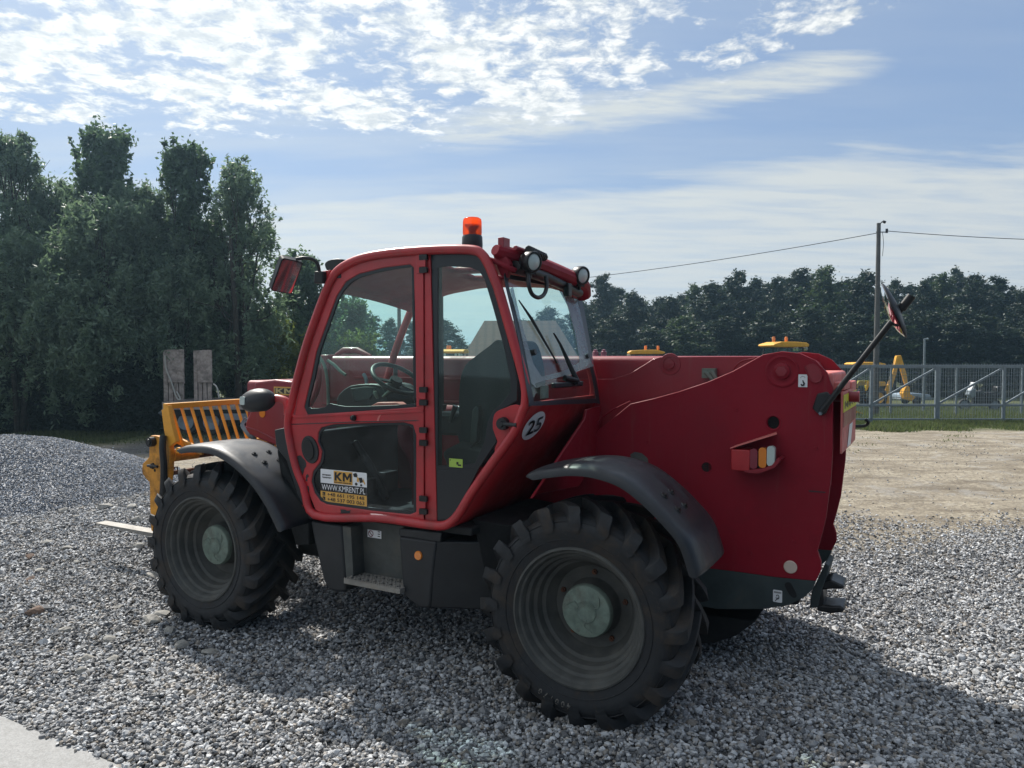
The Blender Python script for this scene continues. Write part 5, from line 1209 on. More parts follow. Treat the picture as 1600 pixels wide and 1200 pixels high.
# paint chips
def jag(pts, n=3, amp=1.6):
    out = []
    for i, p in enumerate(pts):
        q = pts[(i+1) % len(pts)]
        for k in range(n): t = k/n; out.append((p[0]+(q[0]-p[0])*t+random.uniform(-amp, amp)*(k > 0), p[1]+(q[1]-p[1])*t+random.uniform(-amp, amp)*(k > 0)))
    return out
for pts in ([(460, 713), (470, 712), (478, 724), (474, 738), (470, 744), (463, 728)], [(449, 675), (453, 674), (457, 690), (455, 700), (450, 690)], [(531, 796), (548, 797.5), (545, 803), (540, 809), (532, 806)], [(477, 757), (482, 760), (484, 772), (479, 768)],
            [(600, 812), (608, 806), (626, 807), (638, 812), (640, 818), (618, 817)], [(478, 742), (481, 742), (480, 752), (477, 750)]):
    bm = B(); prism(bm, S2(jag(pts), cb), [], -cb-.0035, -cb-.0015 if False else -cb-.0025); obj('paint_chip', bm, M['chip'], dr)
bm = B(); prism(bm, S2([(588, 659), (590, 652), (593, 648), (595, 648), (592, 655), (591, 659)], cb), [], -cb-.0035, -cb-.002); obj('scratch', bm, M['pink'], dr)
# rental sticker
sb = cb+.016
p, q = S(501, 734, sb), S(573.5, 787, sb); X0s, X1s = p.x, q.x; ztl, ztr, zbl, zbr = S(501, 734, sb).z, S(573.5, 737.5, sb).z, S(501, 783.5, sb).z, S(573.5, 790.5, sb).z
Wd = X0s-X1s; zt_s = (ztl+ztr)/2; zb_s = (zbl+zbr)/2; Ht = zt_s-zb_s
def sx(f): return X0s-Wd*f
def sz(f): return zt_s-Ht*f
def srect(name, f0, f1, g0, g1, m, lay, par):
    bm = B(); x0, x1 = sx(f1), sx(f0); z0, z1 = sz(g1), sz(g0); box(bm, x0, x1, -sb+.001+.0008*lay, -sb+.0017+.0008*lay, z0, z1); return obj(name, bm, M[m], par)
bm = B(); prism(bm, rrect(sx(1), sx(0), sz(1), sz(0), .008), [], -sb, -sb+.0012); sk = part('rental_sticker', bm, 'white')
srect('black_band', .0, 1, .43, .68, 'blackv', 1, sk); srect('gold_field', .0, 1, .68, 1., 'goldv', 1, sk); srect('gold_logo_field', .295, .70, .02, .41, 'goldv', 1, sk)
def stext_km(f0, f1, g0, g1):
    bm = put(block_km((f1-f0)*Wd, (g1-g0)*Ht), (sx((f0+f1)/2), -sb+.0026, sz((g0+g1)/2)), (-1, 0, 0), (0, 0, 1)); return obj('lettering', bm, M['blackv'], sk)
def stext(body, f0, f1, g0, g1, m, lay, bold=.02, name='lettering'):
    w_, h_ = (f1-f0)*Wd, (g1-g0)*Ht
    bm = put(text_bm(body, w_, h_, bold, 0, .0006), (sx((f0+f1)/2), -sb+.0018+.0008*lay, sz((g0+g1)/2)), (-1, 0, 0), (0, 0, 1)); return obj(name, bm, M[m], sk)
stext_km(.315, .685, .06, .32); stext('WWW.KMRENT.PL', .03, .97, .47, .64, 'white', 1, .0)
stext('+48 661 195 148', .15, .95, .71, .82, 'blackv', 1, .012); stext('+48 537 003 063', .15, .95, .86, .97, 'blackv', 1, .012)
for g in (.705, .85):
    o_ = srect('phone_symbol', .045, .105, g, g+.115, 'blackv', 1.5, sk)
    bm = B(); tube(bm, [(sx(.062), -sb+.004, sz(g+.03)), (sx(.06), -sb+.004, sz(g+.06)), (sx(.085), -sb+.004, sz(g+.09))], .0016, 5); obj('handset', bm, M['goldv'], sk)
for g, n in ((.155, 9), (.235, 10)):
    bm = B(); f = .04
    for k in range(n): wk = random.uniform(.012, .02); box(bm, sx(f+wk), sx(f), -sb+.0013, -sb+.002, sz(g+random.uniform(.03, .05)), sz(g)); f += wk+.006
    obj('fine_print', bm, M['blackv'], sk)
bm = B(); f = .31
for k in range(14): wk = random.uniform(.012, .02); box(bm, sx(f+wk), sx(f), -sb+.0028, -sb+.0033, sz(.385), sz(.35)); f += .0265
obj('fine_print', bm, M['blackv'], sk)
def spoly(pts, m, lay): bm = B(); prism(bm, [(sx(a), sz(b)) for a, b in pts], [], -sb+.0012+.0006*lay, -sb+.0018+.0006*lay); obj('digger_drawing', bm, M[m], sk)
spoly([(.71, .06), (.78, .02), (.81, .10), (.79, .16), (.73, .15)], 'blackv', 0); spoly([(.80, .12), (.84, .2), (.83, .3), (.79, .28)], 'goldv', 0); spoly([(.83, .16), (.90, .15), (.93, .28), (.86, .32)], 'blackv', 1)
spoly(ell(.78, .36, .028, .045, 0, 12), 'blackv', 2); spoly(ell(.885, .38, .022, .035, 0, 12), 'blackv', 2); spoly([(.93, .17), (.95, .26), (.97, .31), (.96, .36), (.92, .26)], 'goldv', 2)
# cab rear shell: the tube profile carried inboard, and the panel under the rear glass
prof = smoothpath([S(u, v, cb) for u, v in ((828, 629), (824, 645), (809, 681), (776, 727), (743, 774), (722, 806), (706, 824))], 5)
bm = B(); sgm = [(.0, 0), (.03, 0.)]; rowsA = []
for y in (-cb-.01, -cb-.25, -cb-.6, -1.2): rowsA.append([bm.verts.new((p.x+.012, y, p.z)) for p in prof])
for A_, B_ in zip(rowsA, rowsA[1:]):
    for j in range(len(A_)-1): bm.faces.new((A_[j], A_[j+1], B_[j+1], B_[j]))
for y in (-cb-.01, -1.2): pass
shell = part('cab_rear_shell', bm, 'red', smooth=40)
sm = shell.modifiers.new('thick', 'SOLIDIFY'); sm.thickness = .012; sm.offset = 0
# seam, bracket and slot on the shell
def SH(u, v):                           # a sight line meeting the shell
    d = ray(u, v); best = None
    for i in range(len(prof)-1):
        for a_ in (prof[i],):
            P1_, P2_ = prof[i], prof[i+1]; e = P2_-P1_; nl = Vector((e.z, 0, -e.x)); nw = TF*nl.x+Vector((0, 0, nl.z))
            pw = TO+TF*P1_.x+Vector((0, 0, P1_.z)); t = (pw-CC).dot(nw)/d.dot(nw); q = CC+d*t-TO; ql = Vector((q.dot(TF), -q.dot(TL), q.z))
            f_ = (ql-P1_).dot(Vector((e.x, 0, e.z)))/e.length_squared
            if -.02 <= f_ <= 1.02: return ql
    return None
def strip(name, pts, m, off=.012, th=.006, par=shell):
    Q_ = [SH(*p) for p in pts]; Q_ = [q for q in Q_ if q is not None]
    if len(Q_) < 3: return None
    bm = B(); lo_ = [bm.verts.new(q+Vector((-off, 0, -.35*off))) for q in Q_]; bm.faces.new(lo_)
    return obj(name, bm, M[m], par)
def pathstrip(name, pa, pb_, m, off=.011, n=10, par=shell):
    bm = B(); rows = []
    for k in range(n+1):
        t = k/n; l_ = SH(pa[0][0]+(pa[1][0]-pa[0][0])*t, pa[0][1]+(pa[1][1]-pa[0][1])*t); r_ = SH(pb_[0][0]+(pb_[1][0]-pb_[0][0])*t, pb_[0][1]+(pb_[1][1]-pb_[0][1])*t)
        if l_ is None or r_ is None: continue
        rows.append((bm.verts.new(l_+Vector((-off, 0, -.3*off))), bm.verts.new(r_+Vector((-off, 0, -.3*off)))))
    for A_, B_ in zip(rows, rows[1:]): bm.faces.new((A_[0], A_[1], B_[1], B_[0]))
    return obj(name, bm, M[m], par)
pathstrip('dark_gap', ((905, 662), (818, 783)), ((914, 662), (826, 783)), 'seal')
c0 = SH(913, 664); bm = B()
beam(bm, c0+Vector((-.035, -.03, 0)), Vector((c0.x-.02, c0.y-.03, .95)), .07, .03, (1, 0, 0)); obj('mounting_bracket', bm, M['red'], shell, bevel=.006)
# number 25 disc
E25 = [SH(831+17.5*math.cos(t)*.93-23*math.sin(t)*-.36*-1, 664+17.5*math.cos(t)*-.36+23*math.sin(t)*.93) for t in np.linspace(0, 6.283, 33)[:-1]]
cc = SH(831, 664)
E25 = [e for e in E25 if e is not None]
nrm_ = Vector((-.9, 0, -.38)).normalized()
bm = B(); 
off = Vector((-.012, 0, -.004))
bm.faces.new([bm.verts.new(e+off) for e in E25]); nd = obj('number_disc', bm, M['white'], T)
# lettering projected onto the same sloping panel
tb_ = text_bm('25', 23, 24, .015, .0, .0)
for v in list(tb_.verts):
    x_, y_ = v.co.x, v.co.y
    u_ = 832+x_*.98+y_*.28; v_ = 664-x_*.42-y_*.95
    q = SH(u_, v_)
    v.co = (q+Vector((-.0165, 0, -.0055))) if q else Vector(cc)
obj('number_lettering', tb_, M['blackv'], nd)
# rear quarter latch
c = S(785.5, 662, cb-.002); bm = B(); cyl(bm, c+Vector((0, -.015, 0)), c+Vector((0, .018, 0)), .040, .036, 20); cyl(bm, c+Vector((0, .018, 0)), c+Vector((0, .03, 0)), .02, .016, 14); tube(bm, [c+Vector((0, .016, 0)), S(803, 664, cb-.02), S(808, 664, cb-.02)], [.014, .012, .018], 10); part('window_latch', bm, 'black', smooth=40)
plate('latch_panel', curve2([(771, 652), (776, 643), (790, 637), (806, 632), (822, 640), (815, 664), (800, 690), (776, 715), (773, 700), (777, 690), (770, 670)], 2), cb+.014, .004, 'red', bevel=.002)
# sill black filler under quarter glass
plate('lower_quarter_panel', [(684, 737), (742, 735), (727, 770), (707, 806), (694, 818), (684, 819)], cb+.040, .004, 'darkglass', bevel=0)
plate('quarter_rail', [(682, 735), (738, 733), (742, 728), (742, 724), (682, 728)], cb+.020, .012, 'seal', bevel=.002)
# rear glass
def RGp(u, v):                          # rear glass plane: leans forward with height
    zb, zt2 = 1.76, 2.56; ab, at_ = .33, .56; k_ = (at_-ab)/(zt2-zb)
    n_l = Vector((1, 0, -k_)); nw = TF*1+Vector((0, 0, -k_)); pw = TO+TF*ab+Vector((0, 0, zb)); d = ray(u, v); t = (pw-CC).dot(nw)/d.dot(nw); q = CC+d*t-TO; return Vector((q.dot(TF), -q.dot(TL), q.z))
def rglass(name, pts, m, off=0., par=None, holes=None):
    bm = B(); N_ = Vector((-1, 0, .28)).normalized()
    if holes:
        es = []; 
        for lp_ in [pts]+holes:
            vs = [bm.verts.new(RGp(*p)+N_*off) for p in lp_]; es += [bm.edges.new((vs[i], vs[(i+1) % len(vs)])) for i in range(len(vs))]
        bmesh.ops.triangle_fill(bm, use_beauty=True, edges=es)
    else: bm.faces.new([bm.verts.new(RGp(*p)+N_*off) for p in pts])
    ex = bmesh.ops.extrude_face_region(bm, geom=bm.faces[:])
    for v in [g for g in ex['geom'] if isinstance(g, bmesh.types.BMVert)]: v.co += N_*.004
    return part(name, bm, m, par or T)
GO = curve2([(787, 432), (800, 430), (850, 440), (898, 452), (906, 458), (915, 500), (927, 570), (936, 626), (930, 630), (880, 632), (830, 634), (826, 628), (812, 545), (800, 490)], 3)
GI = curve2([(793, 440), (804, 438), (850, 446), (894, 457), (901, 463), (909, 503), (921, 570), (930, 617), (925, 623), (880, 625), (838, 627), (832, 620), (819, 545), (806, 490)], 3)
GI2 = curve2([(803, 448), (812, 444), (850, 449), (872, 453), (880, 462), (890, 500), (905, 545), (914, 569), (922, 573), (885, 587), (846, 594), (832, 600), (828, 598), (822, 545), (810, 490)], 3)
rs_ = rglass('rear_window', GO, 'seal', 0., None, [GI]); rg1 = rglass('rear_pane', GI, 'glass', -.002, rs_)
frz = rglass('frosted_border', [(872, 453), (899, 460), (909, 503), (921, 565), (927, 572), (880, 588), (846, 596), (834, 600), (836, 606), (829, 600), (812, 520), (796, 452), (800, 449), (812, 500), (832, 570), (845, 589), (880, 580), (905, 566), (897, 520), (886, 478)], 'frost', .004, rs_)
for (u, v) in ((832, 551), (915.5, 557)):
    c = RGp(u, v); bm = B(); N_ = Vector((-1, 0, .28)).normalized(); cyl(bm, c, c+N_*.022, .019, .017, 18); obj('glass_stud', bm, M['bsteel'], rs_, smooth=40)
c = RGp(848, 612); bm = B(); box(bm, c.x-.012, c.x-.010, c.y-.055, c.y+.055, c.z-.04, c.z+.035); obj('inspection_label', bm, M['hub'], rs_)
# wiper
N_ = Vector((-1, 0, .28)).normalized()
wa = RGp(891, 598)+N_*.05; wbq = RGp(868, 540)+N_*.035; wc = RGp(848, 500)+N_*.02
bm = B(); tube(bm, [wa, wa.lerp(wbq, .4), wbq, wc.lerp(wbq, .55)], [.018, .016, .009, .006], 8); cyl(bm, wa-N_*.05, wa+N_*.01, .028, .024, 14); tube(bm, [RGp(878, 592)+N_*.02, wa], [.02, .02], 8); wp = part('rear_wiper', bm, 'bsteel', smooth=50)
bm = B(); tube(bm, [RGp(808, 470)+N_*.012, RGp(828, 500)+N_*.014, RGp(868, 568)+N_*.012], [.004, .010, .005], 6); obj('wiper_blade', bm, M['black'], wp, smooth=50)
bm = B(); box(bm, c.x-.02, c.x+.01, RGp(905, 598).y, RGp(860, 598).y, RGp(880, 600).z-.02, RGp(880, 600).z+.012); obj('wiper_motor_cover', bm, M['black'], wp, bevel=.006)
# panel between the glass and the shell
bm = B(); f1_ = [bm.verts.new(AX(u, v, .335)) for u, v in ((914, 655), (917, 640), (938, 634), (938, 705), (905, 760), (842, 772), (832, 779))]; bm.faces.new(f1_)
ex_ = bmesh.ops.extrude_face_region(bm, geom=bm.faces[:])
for v in [g for g in ex_['geom'] if isinstance(g, bmesh.types.BMVert)]: v.co.x += .02
part('rear_lower_panel', bm, 'boomred', bevel=.004)
# roof
def roofz(a): 
    xs_ = [.45, .6, .72, 1.0, 1.3, 1.6, 1.85, 2.0]; zs_ = [2.60, 2.68, 2.715, 2.735, 2.74, 2.705, 2.64, 2.56]; return float(np.interp(a, xs_, zs_))
bm = B(); rows = []
for a in np.linspace(.50, 1.98, 22):
    row = []
    for f_ in np.linspace(0, 1, 12):
        b = cb+.03+(cf-cb-.05)*f_; crown = .015*math.sin(math.pi*f_)-.10*f_*(1 if a > 1.2 else 1)
        row.append(bm.verts.new((a, -b, roofz(a)-.035+crown)))
    rows.append(row)
for A_, B_ in zip(rows, rows[1:]):
    for j in range(len(A_)-1):
        if 6 <= rows.index(A_) <= 9 and j in (3, 4, 6, 7): continue
        bm.faces.new((A_[j], A_[j+1], B_[j+1], B_[j]))
rf = part('cab_roof', bm, 'plate', smooth=50); sm = rf.modifiers.new('thick', 'SOLIDIFY'); sm.thickness = .03; sm.offset = -1
rb0 = AX(768, 392, .62); 
bm = B(); pts_ = [Vector((.60, -.17, 2.70)), Vector((.56, -.3, 2.672)), Vector((.52, -.65, 2.632)), Vector((.50, -1.0, 2.59)), Vector((.50, -1.17, 2.56)), Vector((.52, -1.25, 2.50))]
P_ = smoothpath(pts_, 4)
tube(bm, P_, [.032+.028*min(1, i/5) for i in range(len(P_))], 12)
for v in bm.verts: v.co.x = .53+(v.co.x-.53)*1.15
rbm = part('rear_roof_beam', bm, 'plate', smooth=30)
bm = B(); prism(bm, S2([(768, 388), (784, 380), (788, 396), (797, 412), (790, 440), (782, 430), (772, 405)], .2), [], -.2, -.24); obj('lamp_bracket', bm, M['plate'], rbm, bevel=.004)
bm = B(); c = AX(783, 388, .6); box(bm, .56, .60, c.y-.04, c.y+.04, c.z-.04, c.z+.06); tube(bm, smoothpath([(.5, -.22, 2.71), (.49, -.35, 2.70), (.48, -.45, 2.69)], 4), .016, 8); obj('upright_tab', bm, M['boomred'], rbm, bevel=.003)
bm = B(); tube(bm, [(.44, -.28, 2.70), (.44, -.50, 2.68)], .022, 10); [tube(bm, [(.44, -.28-.022*k, 2.70-.002*k), (.44, -.288-.022*k, 2.70-.002*k)], .028, 8) for k in range(10)]; obj('cable_loom', bm, M['bsteel'], rbm)
# dark padding in the upper corner behind the glass
bm = B(); tube(bm, [(.52, -.25, 2.60), (.49, -.6, 2.57), (.47, -1.1, 2.50)], [.04, .035, .03], 10); obj('roof_edge_foam', bm, M['bsteel'], rbm, smooth=60)
for (u, v, a, rr, dy) in ((830, 409, .43, .062, 0), (907, 430.5, .43, .060, 0)):
    c = AX(u, v, a); dirn = Vector((-.86, .32, -.12)).normalized()
    bm = B(); prof_ = [(.001, -.075), (.03, -.072), (.052, -.055), (.064, -.02), (.066, .02), (.062, .03), (.052, .032), (.050, .024)]
    lathe(bm, prof_, 28, axis='x'); lm = part('work_lamp', bm, 'bsteel', smooth=50, loc=c); lm.rotation_euler = dirn.to_track_quat('X', 'Z').to_euler()
    bm = B(); lathe(bm, [(.051, .022), (.04, .030), (.001, .034)], 28, axis='x'); obj('lamp_lens', bm, M['lenswhite'], lm, smooth=50)
    bm = B(); tube(bm, [(.0, 0, -.05), (.0, .0, -.10)], .012, 8); box(bm, -.02, .02, -.03, .03, -.075, -.06); obj('lamp_bracket', bm, M['bsteel'], lm)
    bm = B(); tube(bm, smoothpath([(-.06, 0, .0), (-.10, -.04, .03), (-.14, -.08, .0), (-.12, -.1, -.06)], 4), .006, 5); obj('lamp_cable', bm, M['bsteel'], lm)
bm = B(); tube(bm, smoothpath([AX(825, 428, .44), AX(826, 444, .42), AX(831, 459, .41), AX(841, 465, .41), AX(850, 460, .41), AX(854, 448, .42), AX(853, 432, .44)], 5), .013, 10); part('cable_loop', bm, 'bsteel', smooth=60)
bm = B(); c = AX(885, 452, .46); box(bm, .43, .47, c.y-.03, c.y+.03, c.z-.05, c.z+.04); part('wiper_pivot', bm, 'bsteel', bevel=.006)
# beacon
c = S(738, 385, .40); c.z = S(738, 383, .4).z
bm = B(); lathe(bm, [(.001, -.03), (.066, -.03), (.068, .0), (.066, .05), (.060, .062), (.001, .062)], 28, axis='z'); bc = part('beacon', bm, 'black', smooth=40, loc=c)
bm = B(); lathe(bm, [(.060, .062), (.062, .08), (.061, .15), (.057, .167), (.045, .175), (.001, .178)], 28, axis='z'); obj('orange_lens', bm, M['beacon'], bc, smooth=50)
bm = B(); lathe(bm, [(.001, .062), (.03, .064), (.022, .09), (.048, .125), (.05, .13), (.001, .132)], 20, axis='z'); obj('reflector', bm, M['bsteel'], bc, smooth=40)
# front mirror
bm = B(); c = S(449, 433, .02)
Cn = [(436, 402), (464, 403), (467, 410), (461, 455), (456, 462), (432, 462), (430, 455)]
mpos = S(448.5, 432, .03); dM = (mpos-cml).normalized(); rM = (Vector((1.55, -.15, 1.75))-mpos).normalized(); nM = (rM-dM).normalized()
bm = B(); prism(bm, rrect(-.078, .078, -.128, .128, .02), [], -.05, -.001); fm = part('front_mirror', bm, 'black', loc=mpos, bevel=.008)
bm = B(); prism(bm, rrect(-.070, .070, -.120, .120, .016), [], 0, .002); mg = obj('mirror_face', bm, M['mirror'], fm)
fm.rotation_euler = nM.to_track_quat('Y', 'Z').to_euler(); fm.rotation_euler.rotate_axis('Y', R(-8))
fm_ = fm
bm = B(); tube(bm, smoothpath([S(463, 405, .03), S(475, 403, .05), S(488, 405, .08), S(496, 412, .1), S(499, 425, .12), S(499, 434, .14)], 4), .012, 8); ma_ = part('mirror_arm', bm, 'bsteel', smooth=60)
bm = B(); prism(bm, S2([(494, 424), (507, 424), (507, 443), (493, 443)], .12), [], -.10, -.15); obj('mirror_clamp', bm, M['bsteel'], ma_, bevel=.008)
bm = B(); prism(bm, S2([(504, 424), (517, 422), (513, 440), (505, 440)], .15), [], -.14, -.18); obj('clamp_tab', bm, M['red'], ma_, bevel=.003)
bm = B(); prism(bm, S2(curve2([(508, 410), (518, 405), (535, 405), (530, 416), (514, 424), (508, 418)], 2), .3), [], -.3, -.45); part('roof_front_lamp', bm, 'bsteel', bevel=.012)
# windscreen frame between the A pillars and cab floor, far side panel
ft = [S(u, v, cb) for u, v in ((528, 415), (500, 466), (475, 536), (451, 632), (447, 665))]
bm = B(); beam(bm, Vector((ft[0].x, -cb, ft[0].z-.05)), Vector((ft[0].x, -cf, ft[0].z-.12)), .05, .07); part('windscreen_header', bm, 'seal', bevel=.006)
bm = B(); vs = [bm.verts.new(p) for p in (Vector((ft[0].x, -cb-.04, ft[0].z-.06)), Vector((ft[3].x, -cb-.04, ft[3].z)), Vector((ft[3].x, -cf+.04, ft[3].z)), Vector((ft[0].x, -cf+.04, ft[0].z-.12)))]; bm.faces.new(vs); part('windscreen', bm, 'glass')
bm = B(); box(bm, .45, 2.28, -cf-.015, -cf+.01, .95, 1.60); part('cab_inner_side_panel', bm, 'plate', bevel=.01)
bm = B(); box(bm, .8, 2.15, -cf, -cb-.05, .93, .98); box(bm, 2.12, 2.2, -cf, -cb-.05, .95, 1.52); part('cab_floor', bm, 'under', bevel=.01)
bm = B(); prism(bm, S2([(684, 392), (690, 392), (692, 735), (684, 735)], cf), [], -cf-.02, -cf+.02); part('far_pillar', bm, 'seal')
# dark trim behind the front mudguard
bm = B(); prism(bm, S2([(427, 672), (445, 668), (456, 727), (470, 762), (492, 812), (482, 812), (462, 770), (446, 720), (430, 700)], cb), [], -cb-.01, -cb-.09); part('door_front_trim', bm, 'black', bevel=.006)
bm = B(); prism(bm, S2([(440, 700), (470, 762), (490, 812), (490, 850), (470, 850), (455, 800)], .3), [], -.25, -.9); part('wheel_arch_liner', bm, 'under', bevel=.01)
bm = B(); tube(bm, [S(470, 792, .25), S(477, 790, .3)], .02, 8); part('red_clip', bm, 'red')
# ---- inside the cab
SPf = [(720, 700), (717, 640), (718, 600), (726, 572), (745, 555), (765, 540), (777, 531), (790, 540), (800, 580), (802, 640), (790, 690), (770, 715)]
bm = B(); prism(bm, S2(curve2(SPf, 3), .42), [], -.42, -.88); se = part('seat', bm, 'seat', bevel=.05, seg=4)
bm = B(); prism(bm, S2([(690, 705), (720, 690), (770, 700), (770, 730), (700, 732)], .40), [], -.38, -.88); obj('cushion', bm, M['seat'], se, bevel=.04, seg=3)
bm = B(); prism(bm, S2([(741, 640), (748, 632), (752, 640), (748, 690), (736, 700)], .39), [], -.36, -.42); obj('armrest', bm, M['black'], se, bevel=.012)
bm = B(); c = S(708, 643, .45); box(bm, c.x-.10, c.x+.18, -.62, -.42, c.z-.16, c.z-.01); cn = part('control_console', bm, 'black', bevel=.02)
bm = B(); tube(bm, [S(703, 660, .40), S(708, 645, .42), S(712, 634, .42)], [.012, .016, .02], 8); tube(bm, [S(694, 640, .5), S(694, 632, .5)], [.012, .02], 8); obj('joystick', bm, M['bsteel'], cn, smooth=50)
bm = B(); box(bm, c.x-.12, c.x+.3, -1.1, -.92, c.z-.05, c.z+.0); obj('grey_tray', bm, M['zinc'], cn, bevel=.01)
q = sticker('green_warning_sticker', 702, 716, 723, 731, cb+.021, 'greenv', .002)
marks(q[0], cb+.0185, [(q[1]+.01, q[1]+.035, q[3]+.01, q[3]+.02), (q[1]+.03, q[1]+.045, q[3]+.018, q[3]+.035), (q[2]-.012, q[2]-.006, q[4]-.014, q[4]-.006)])
swc = S(620, 592, .55); ax_ = Vector((-.55, .10, .83)).normalized()
bm = B(); u1 = ax_.cross(Vector((0, 1, 0))).normalized(); u2 = ax_.cross(u1)
tube(bm, [swc+(u1*math.cos(t)+u2*math.sin(t))*.185 for t in np.linspace(0, 2*math.pi, 40)[:-1]], .016, 10, closed=True)
for t in (.3, 2.4, 4.5): beam(bm, swc-ax_*.03, swc+(u1*math.cos(t)+u2*math.sin(t))*.18, .03, .010, tuple(ax_))
cyl(bm, swc-ax_*.06, swc+ax_*.0, .05, .045, 18); cyl(bm, swc-ax_*.4, swc-ax_*.05, .03, .03, 12); part('steering_wheel', bm, 'black', smooth=50)
bm = B(); prism(bm, S2(curve2([(546, 622), (552, 612), (566, 602), (592, 599), (612, 601), (622, 612), (618, 636), (560, 640), (548, 634)], 2), .62), [], -.48, -.85); ds = part('dashboard', bm, 'black', bevel=.015)
bm = B(); prism(bm, S2([(568, 606), (590, 603), (608, 604), (598, 622), (575, 626)], .62), [], -.47, -.478); obj('instrument_panel', bm, M['frame'], ds, bevel=.004)
bm = B(); tube(bm, [S(590, 622, .46), S(586, 614, .44), S(586, 611, .44)], [.012, .016, .012], 8); tube(bm, [S(598, 620, .45), S(612, 608, .44)], [.008, .014], 8); obj('stalk', bm, M['hub'], ds, smooth=50)
bm = B(); prism(bm, S2([(587, 634), (598, 628), (628, 628), (634, 632), (632, 635), (600, 635)], .30), [], -.24, -.32); part('grab_handle', bm, 'pink', bevel=.006)
bm = B(); tube(bm, smoothpath([S(u, v, 1.0) for u, v in ((486, 562), (495, 573), (498, 590), (494, 612), (484, 632))], 5), .028, 10); part('screen_guard_tube', bm, 'boomred', smooth=60)
bm = B(); tube(bm, smoothpath([S(u, v, 1.24) for u, v in ((497, 555), (502, 562), (508, 575), (512, 600), (513, 634))], 5), .014, 8); tube(bm, smoothpath([S(u, v, 1.24) for u, v in ((512, 563), (522, 570), (532, 580), (540, 586))], 5), .014, 8); part('boom_hoses', bm, 'hub', smooth=60)
bm = B(); tube(bm, smoothpath([S(u, v, 1.235) for u, v in ((568, 584), (572, 592), (573, 600))], 5), .016, 8); part('belt_strap', bm, 'zinc', smooth=60)
# ---- side tanks and step under the cab
def loft(name, A_, B_, m, **k):
    bm = B(); a_ = [bm.verts.new(p) for p in A_]; b_ = [bm.verts.new(p) for p in B_]; bm.faces.new(a_); bm.faces.new(b_[::-1])
    for i in range(len(a_)): j = (i+1) % len(a_); bm.faces.new((a_[i], a_[j], b_[j], b_[i]))
    return part(name, bm, m, **k)
fb = .17
t1 = [(484, 814), (533, 821), (536, 850), (541, 925), (527, 926), (513, 922), (505, 908), (499, 883), (491, 850)]
A_ = [S(u, v, fb) for u, v in t1]; Bk = [Vector((p.x, -.75, p.z+.0)) for p in A_]; loft('front_side_box', A_, Bk, 'black', bevel=.02, seg=3)
t2 = [(623, 838), (682, 846), (676, 900), (672, 952), (655, 950), (640, 940), (630, 930), (627, 900)]
A_ = [S(u, v, fb) for u, v in t2]; Bk = [Vector((p.x, -.75, p.z)) for p in A_]; ft_ = loft('fuel_tank', A_, Bk, 'black', bevel=.018, seg=3)
p1_, p2_ = S(682, 846, fb), S(672, 952, fb)
A_ = [p1_, Vector((.62, -.42, 1.00)), Vector((.66, -.42, .42)), p2_]; A_ = [Vector((p1_.x+.02, -fb-.004, p1_.z-.002)), Vector((.60, -.40, p1_.z)), Vector((.66, -.40, .42)), Vector((p2_.x+.02, -fb-.004, p2_.z+.004))]
Bk = [Vector((p.x, -.80, p.z)) for p in A_]; loft('tank_rear_face', A_, Bk, 'black', bevel=.012)
A_ = [S(u, v, fb+.01) for u, v in ((623, 826), (690, 832), (688, 848), (623, 838))]; loft('tank_top_cover', A_, [Vector((p.x, -.8, p.z)) for p in A_], 'black', bevel=.008)
c = S(654, 868, fb); bm = B(); lathe(bm, [(.001, .012), (.026, .011), (.030, .006), (.031, -.004)], 24); part('side_marker_lamp', bm, 'lensamber', smooth=40, loc=c)
p_, q_ = S(533, 822, .30), S(625, 910, .30)
bm = B(); box(bm, S(625, 860, .30).x-.05, S(533, 860, .3).x, -.32, -.30, S(580, 905, .3).z, S(580, 818, .3).z+.03); sp = part('step_panel', bm, 'steelgreen', bevel=.004)
bm = B(); prism(bm, S2([(535, 822), (548, 824), (552, 900), (541, 905)], fb+.01), [], -fb-.01, -.30); obj('step_side_plate', bm, M['steelgreen'], sp, bevel=.004)
st, x0, x1, z0, z1 = sticker('no_step_sticker', 574.5, 827, 596, 842, .297, 'white', .002)
c = Vector((x1-.03, -.294, (z0+z1)/2)); bm = B(); rr_ = (z1-z0)*.38; tube(bm, [c+Vector((rr_*math.cos(t), 0, rr_*math.sin(t))) for t in np.linspace(0, 6.283, 21)[:-1]], .0025, 5, closed=True); beam(bm, c+Vector((rr_*.7, 0, rr_*.7)), c-Vector((rr_*.7, 0, rr_*.7)), .002, .004); obj('prohibition_ring', bm, M['lensred'], st)
marks(st, .2945, [(x0+.01, x0+.03, z0+.012+k*.016, z0+.018+k*.016) for k in range(3)])
sz_ = S(580, 912, .12).z; xa, xb = S(625, 928, .12).x, S(537, 910, .12).x
bm = B(); box(bm, xa, xb, -.32, -.12, sz_-.035, sz_-.0)
fs = part('step', bm, 'steel', bevel=.003)
bm = B()
for i in range(14):
    for j in range(4):
        x_ = xa+.02+(xb-xa-.04)*i/13; y_ = -.135-.045*j; prism(bm, [(x_-.008, sz_+.001), (x_+.008, sz_+.001), (x_+.004, sz_+.009), (x_-.004, sz_+.009)], [], y_-.006, y_+.006)
for i in range(26): x_ = xa+(xb-xa)*(i+.5)/26; prism(bm, [(x_-.008, sz_), (x_+.008, sz_), (x_, sz_+.010)], [], -.1225, -.119)
obj('grip_teeth', bm, M['steel'], fs)
bm = B()
for i in range(7):
    for j in range(2): x_ = xa+.04+(xb-xa-.08)*i/6; y_ = -.16-.09*j; cyl(bm, (x_, y_, sz_+.0005), (x_, y_, sz_+.0015), .012, .012, 10)
obj('drain_holes', bm, M['under'], fs)
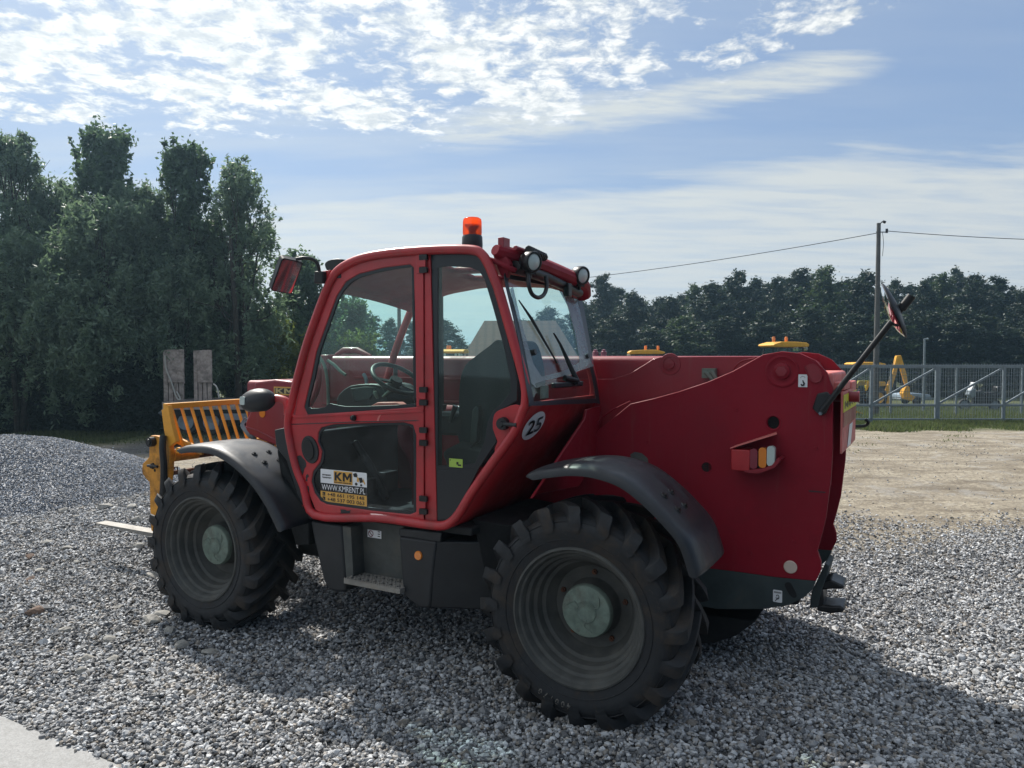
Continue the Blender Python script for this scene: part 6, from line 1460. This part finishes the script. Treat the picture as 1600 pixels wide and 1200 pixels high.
bm = B(); box(bm, .1, 2.6, -1.1, -.5, .52, .90); part('side_sill', bm, 'under', bevel=.02)
# black inner wheel arch behind the rear tyre front edge
A_ = [Vector((.86, -.30, 1.02)), Vector((.60, -.30, 1.0)), Vector((.45, -.55, 1.05)), Vector((.45, -.55, .45)), Vector((.70, -.30, .42))]
loft('arch_liner', A_, [Vector((p.x, -1.1, p.z)) for p in A_], 'under', bevel=.01)
# engine pod on the far side
bm = B(); prism(bm, [(.55, .75), (2.5, .75), (2.55, 1.45), (2.3, 1.62), (.9, 1.70), (.55, 1.6)], [], -1.98, -2.52); part('engine_cover', bm, 'boomred', bevel=.05)
# far mudguards
for a_ in (0, WB):
    bm = B(); rows = []
    for t in np.linspace(R(25) if a_ == 0 else R(10), R(150), 20): rows.append([bm.verts.new((a_-.72*math.cos(math.pi-t)*-1*-1, y, HZ+.72*math.sin(t))) for y in (-2.02, -2.53)])
    for A_, B_ in zip(rows, rows[1:]): bm.faces.new((A_[0], A_[1], B_[1], B_[0]))
    fg = part('mudguard', bm, 'fender', smooth=50); sm = fg.modifiers.new('thick', 'SOLIDIFY'); sm.thickness = .012
# front marker lamp on its arm
c = S(403, 626, .12)
bm = B(); bmesh.ops.create_icosphere(bm, subdivisions=3, radius=1)
for v in bm.verts: v.co = Vector((v.co.x*.155, v.co.y*.10, max(v.co.z, -.9)*.090)) + Vector((0, 0, -.02*v.co.x))
fl = part('front_lamp', bm, 'black', smooth=60, loc=c); fl.rotation_euler.y = -.05
bm = B(); prism(bm, rrect(-.025+.05, .025+.05, -.03, .03, .012), [], .080, .102); obj('lamp_lens', bm, M['lenswhite'], fl, bevel=.006)
bm = B(); tube(bm, smoothpath([S(418, 624, .15), S(435, 623, .17), S(448, 629, .18), S(450, 648, .18)], 4), [.03]*13, 12); part('lamp_arm', bm, 'red', smooth=60)

# pedals, floor hump and wiring behind the lower pane
bm = B(); tube(bm, [Vector((2.05, -.55, 1.42)), Vector((1.9, -.55, 1.25)), Vector((1.75, -.55, 1.02))], .03, 8); box(bm, 1.80, 1.9, -.75, -.6, 1.05, 1.20); box(bm, 1.80, 1.9, -.5, -.38, 1.05, 1.18); part('pedals', bm, 'bsteel', bevel=.006)
bm = B(); tube(bm, smoothpath([(1.5, -.6, 1.0), (1.52, -.6, 1.3), (1.62, -.6, 1.45), (1.62, -.6, 1.6)], 4), .05, 10); part('steering_column', bm, 'plate', smooth=50)
for (u, v) in ((1120, 860), (1172, 864), (1240, 846), (1010, 690), (1150, 640), (1275, 700)):
    c = S(u, v, 1.098); bm = B(); cyl(bm, c, c+Vector((0, .006, 0)), .011, .010, 6); obj('plate_bolt', bm, M['plate'], near)
bm = B(); tube(bm, [S(938, 638, 1.26), S(940, 690, 1.26)], .005, 6); tube(bm, smoothpath([S(u, v, 1.09) for u, v in ((905, 690), (925, 668), (950, 645), (985, 627))], 4), .006, 6); obj('weld_seam', bm, M['plate'], near)
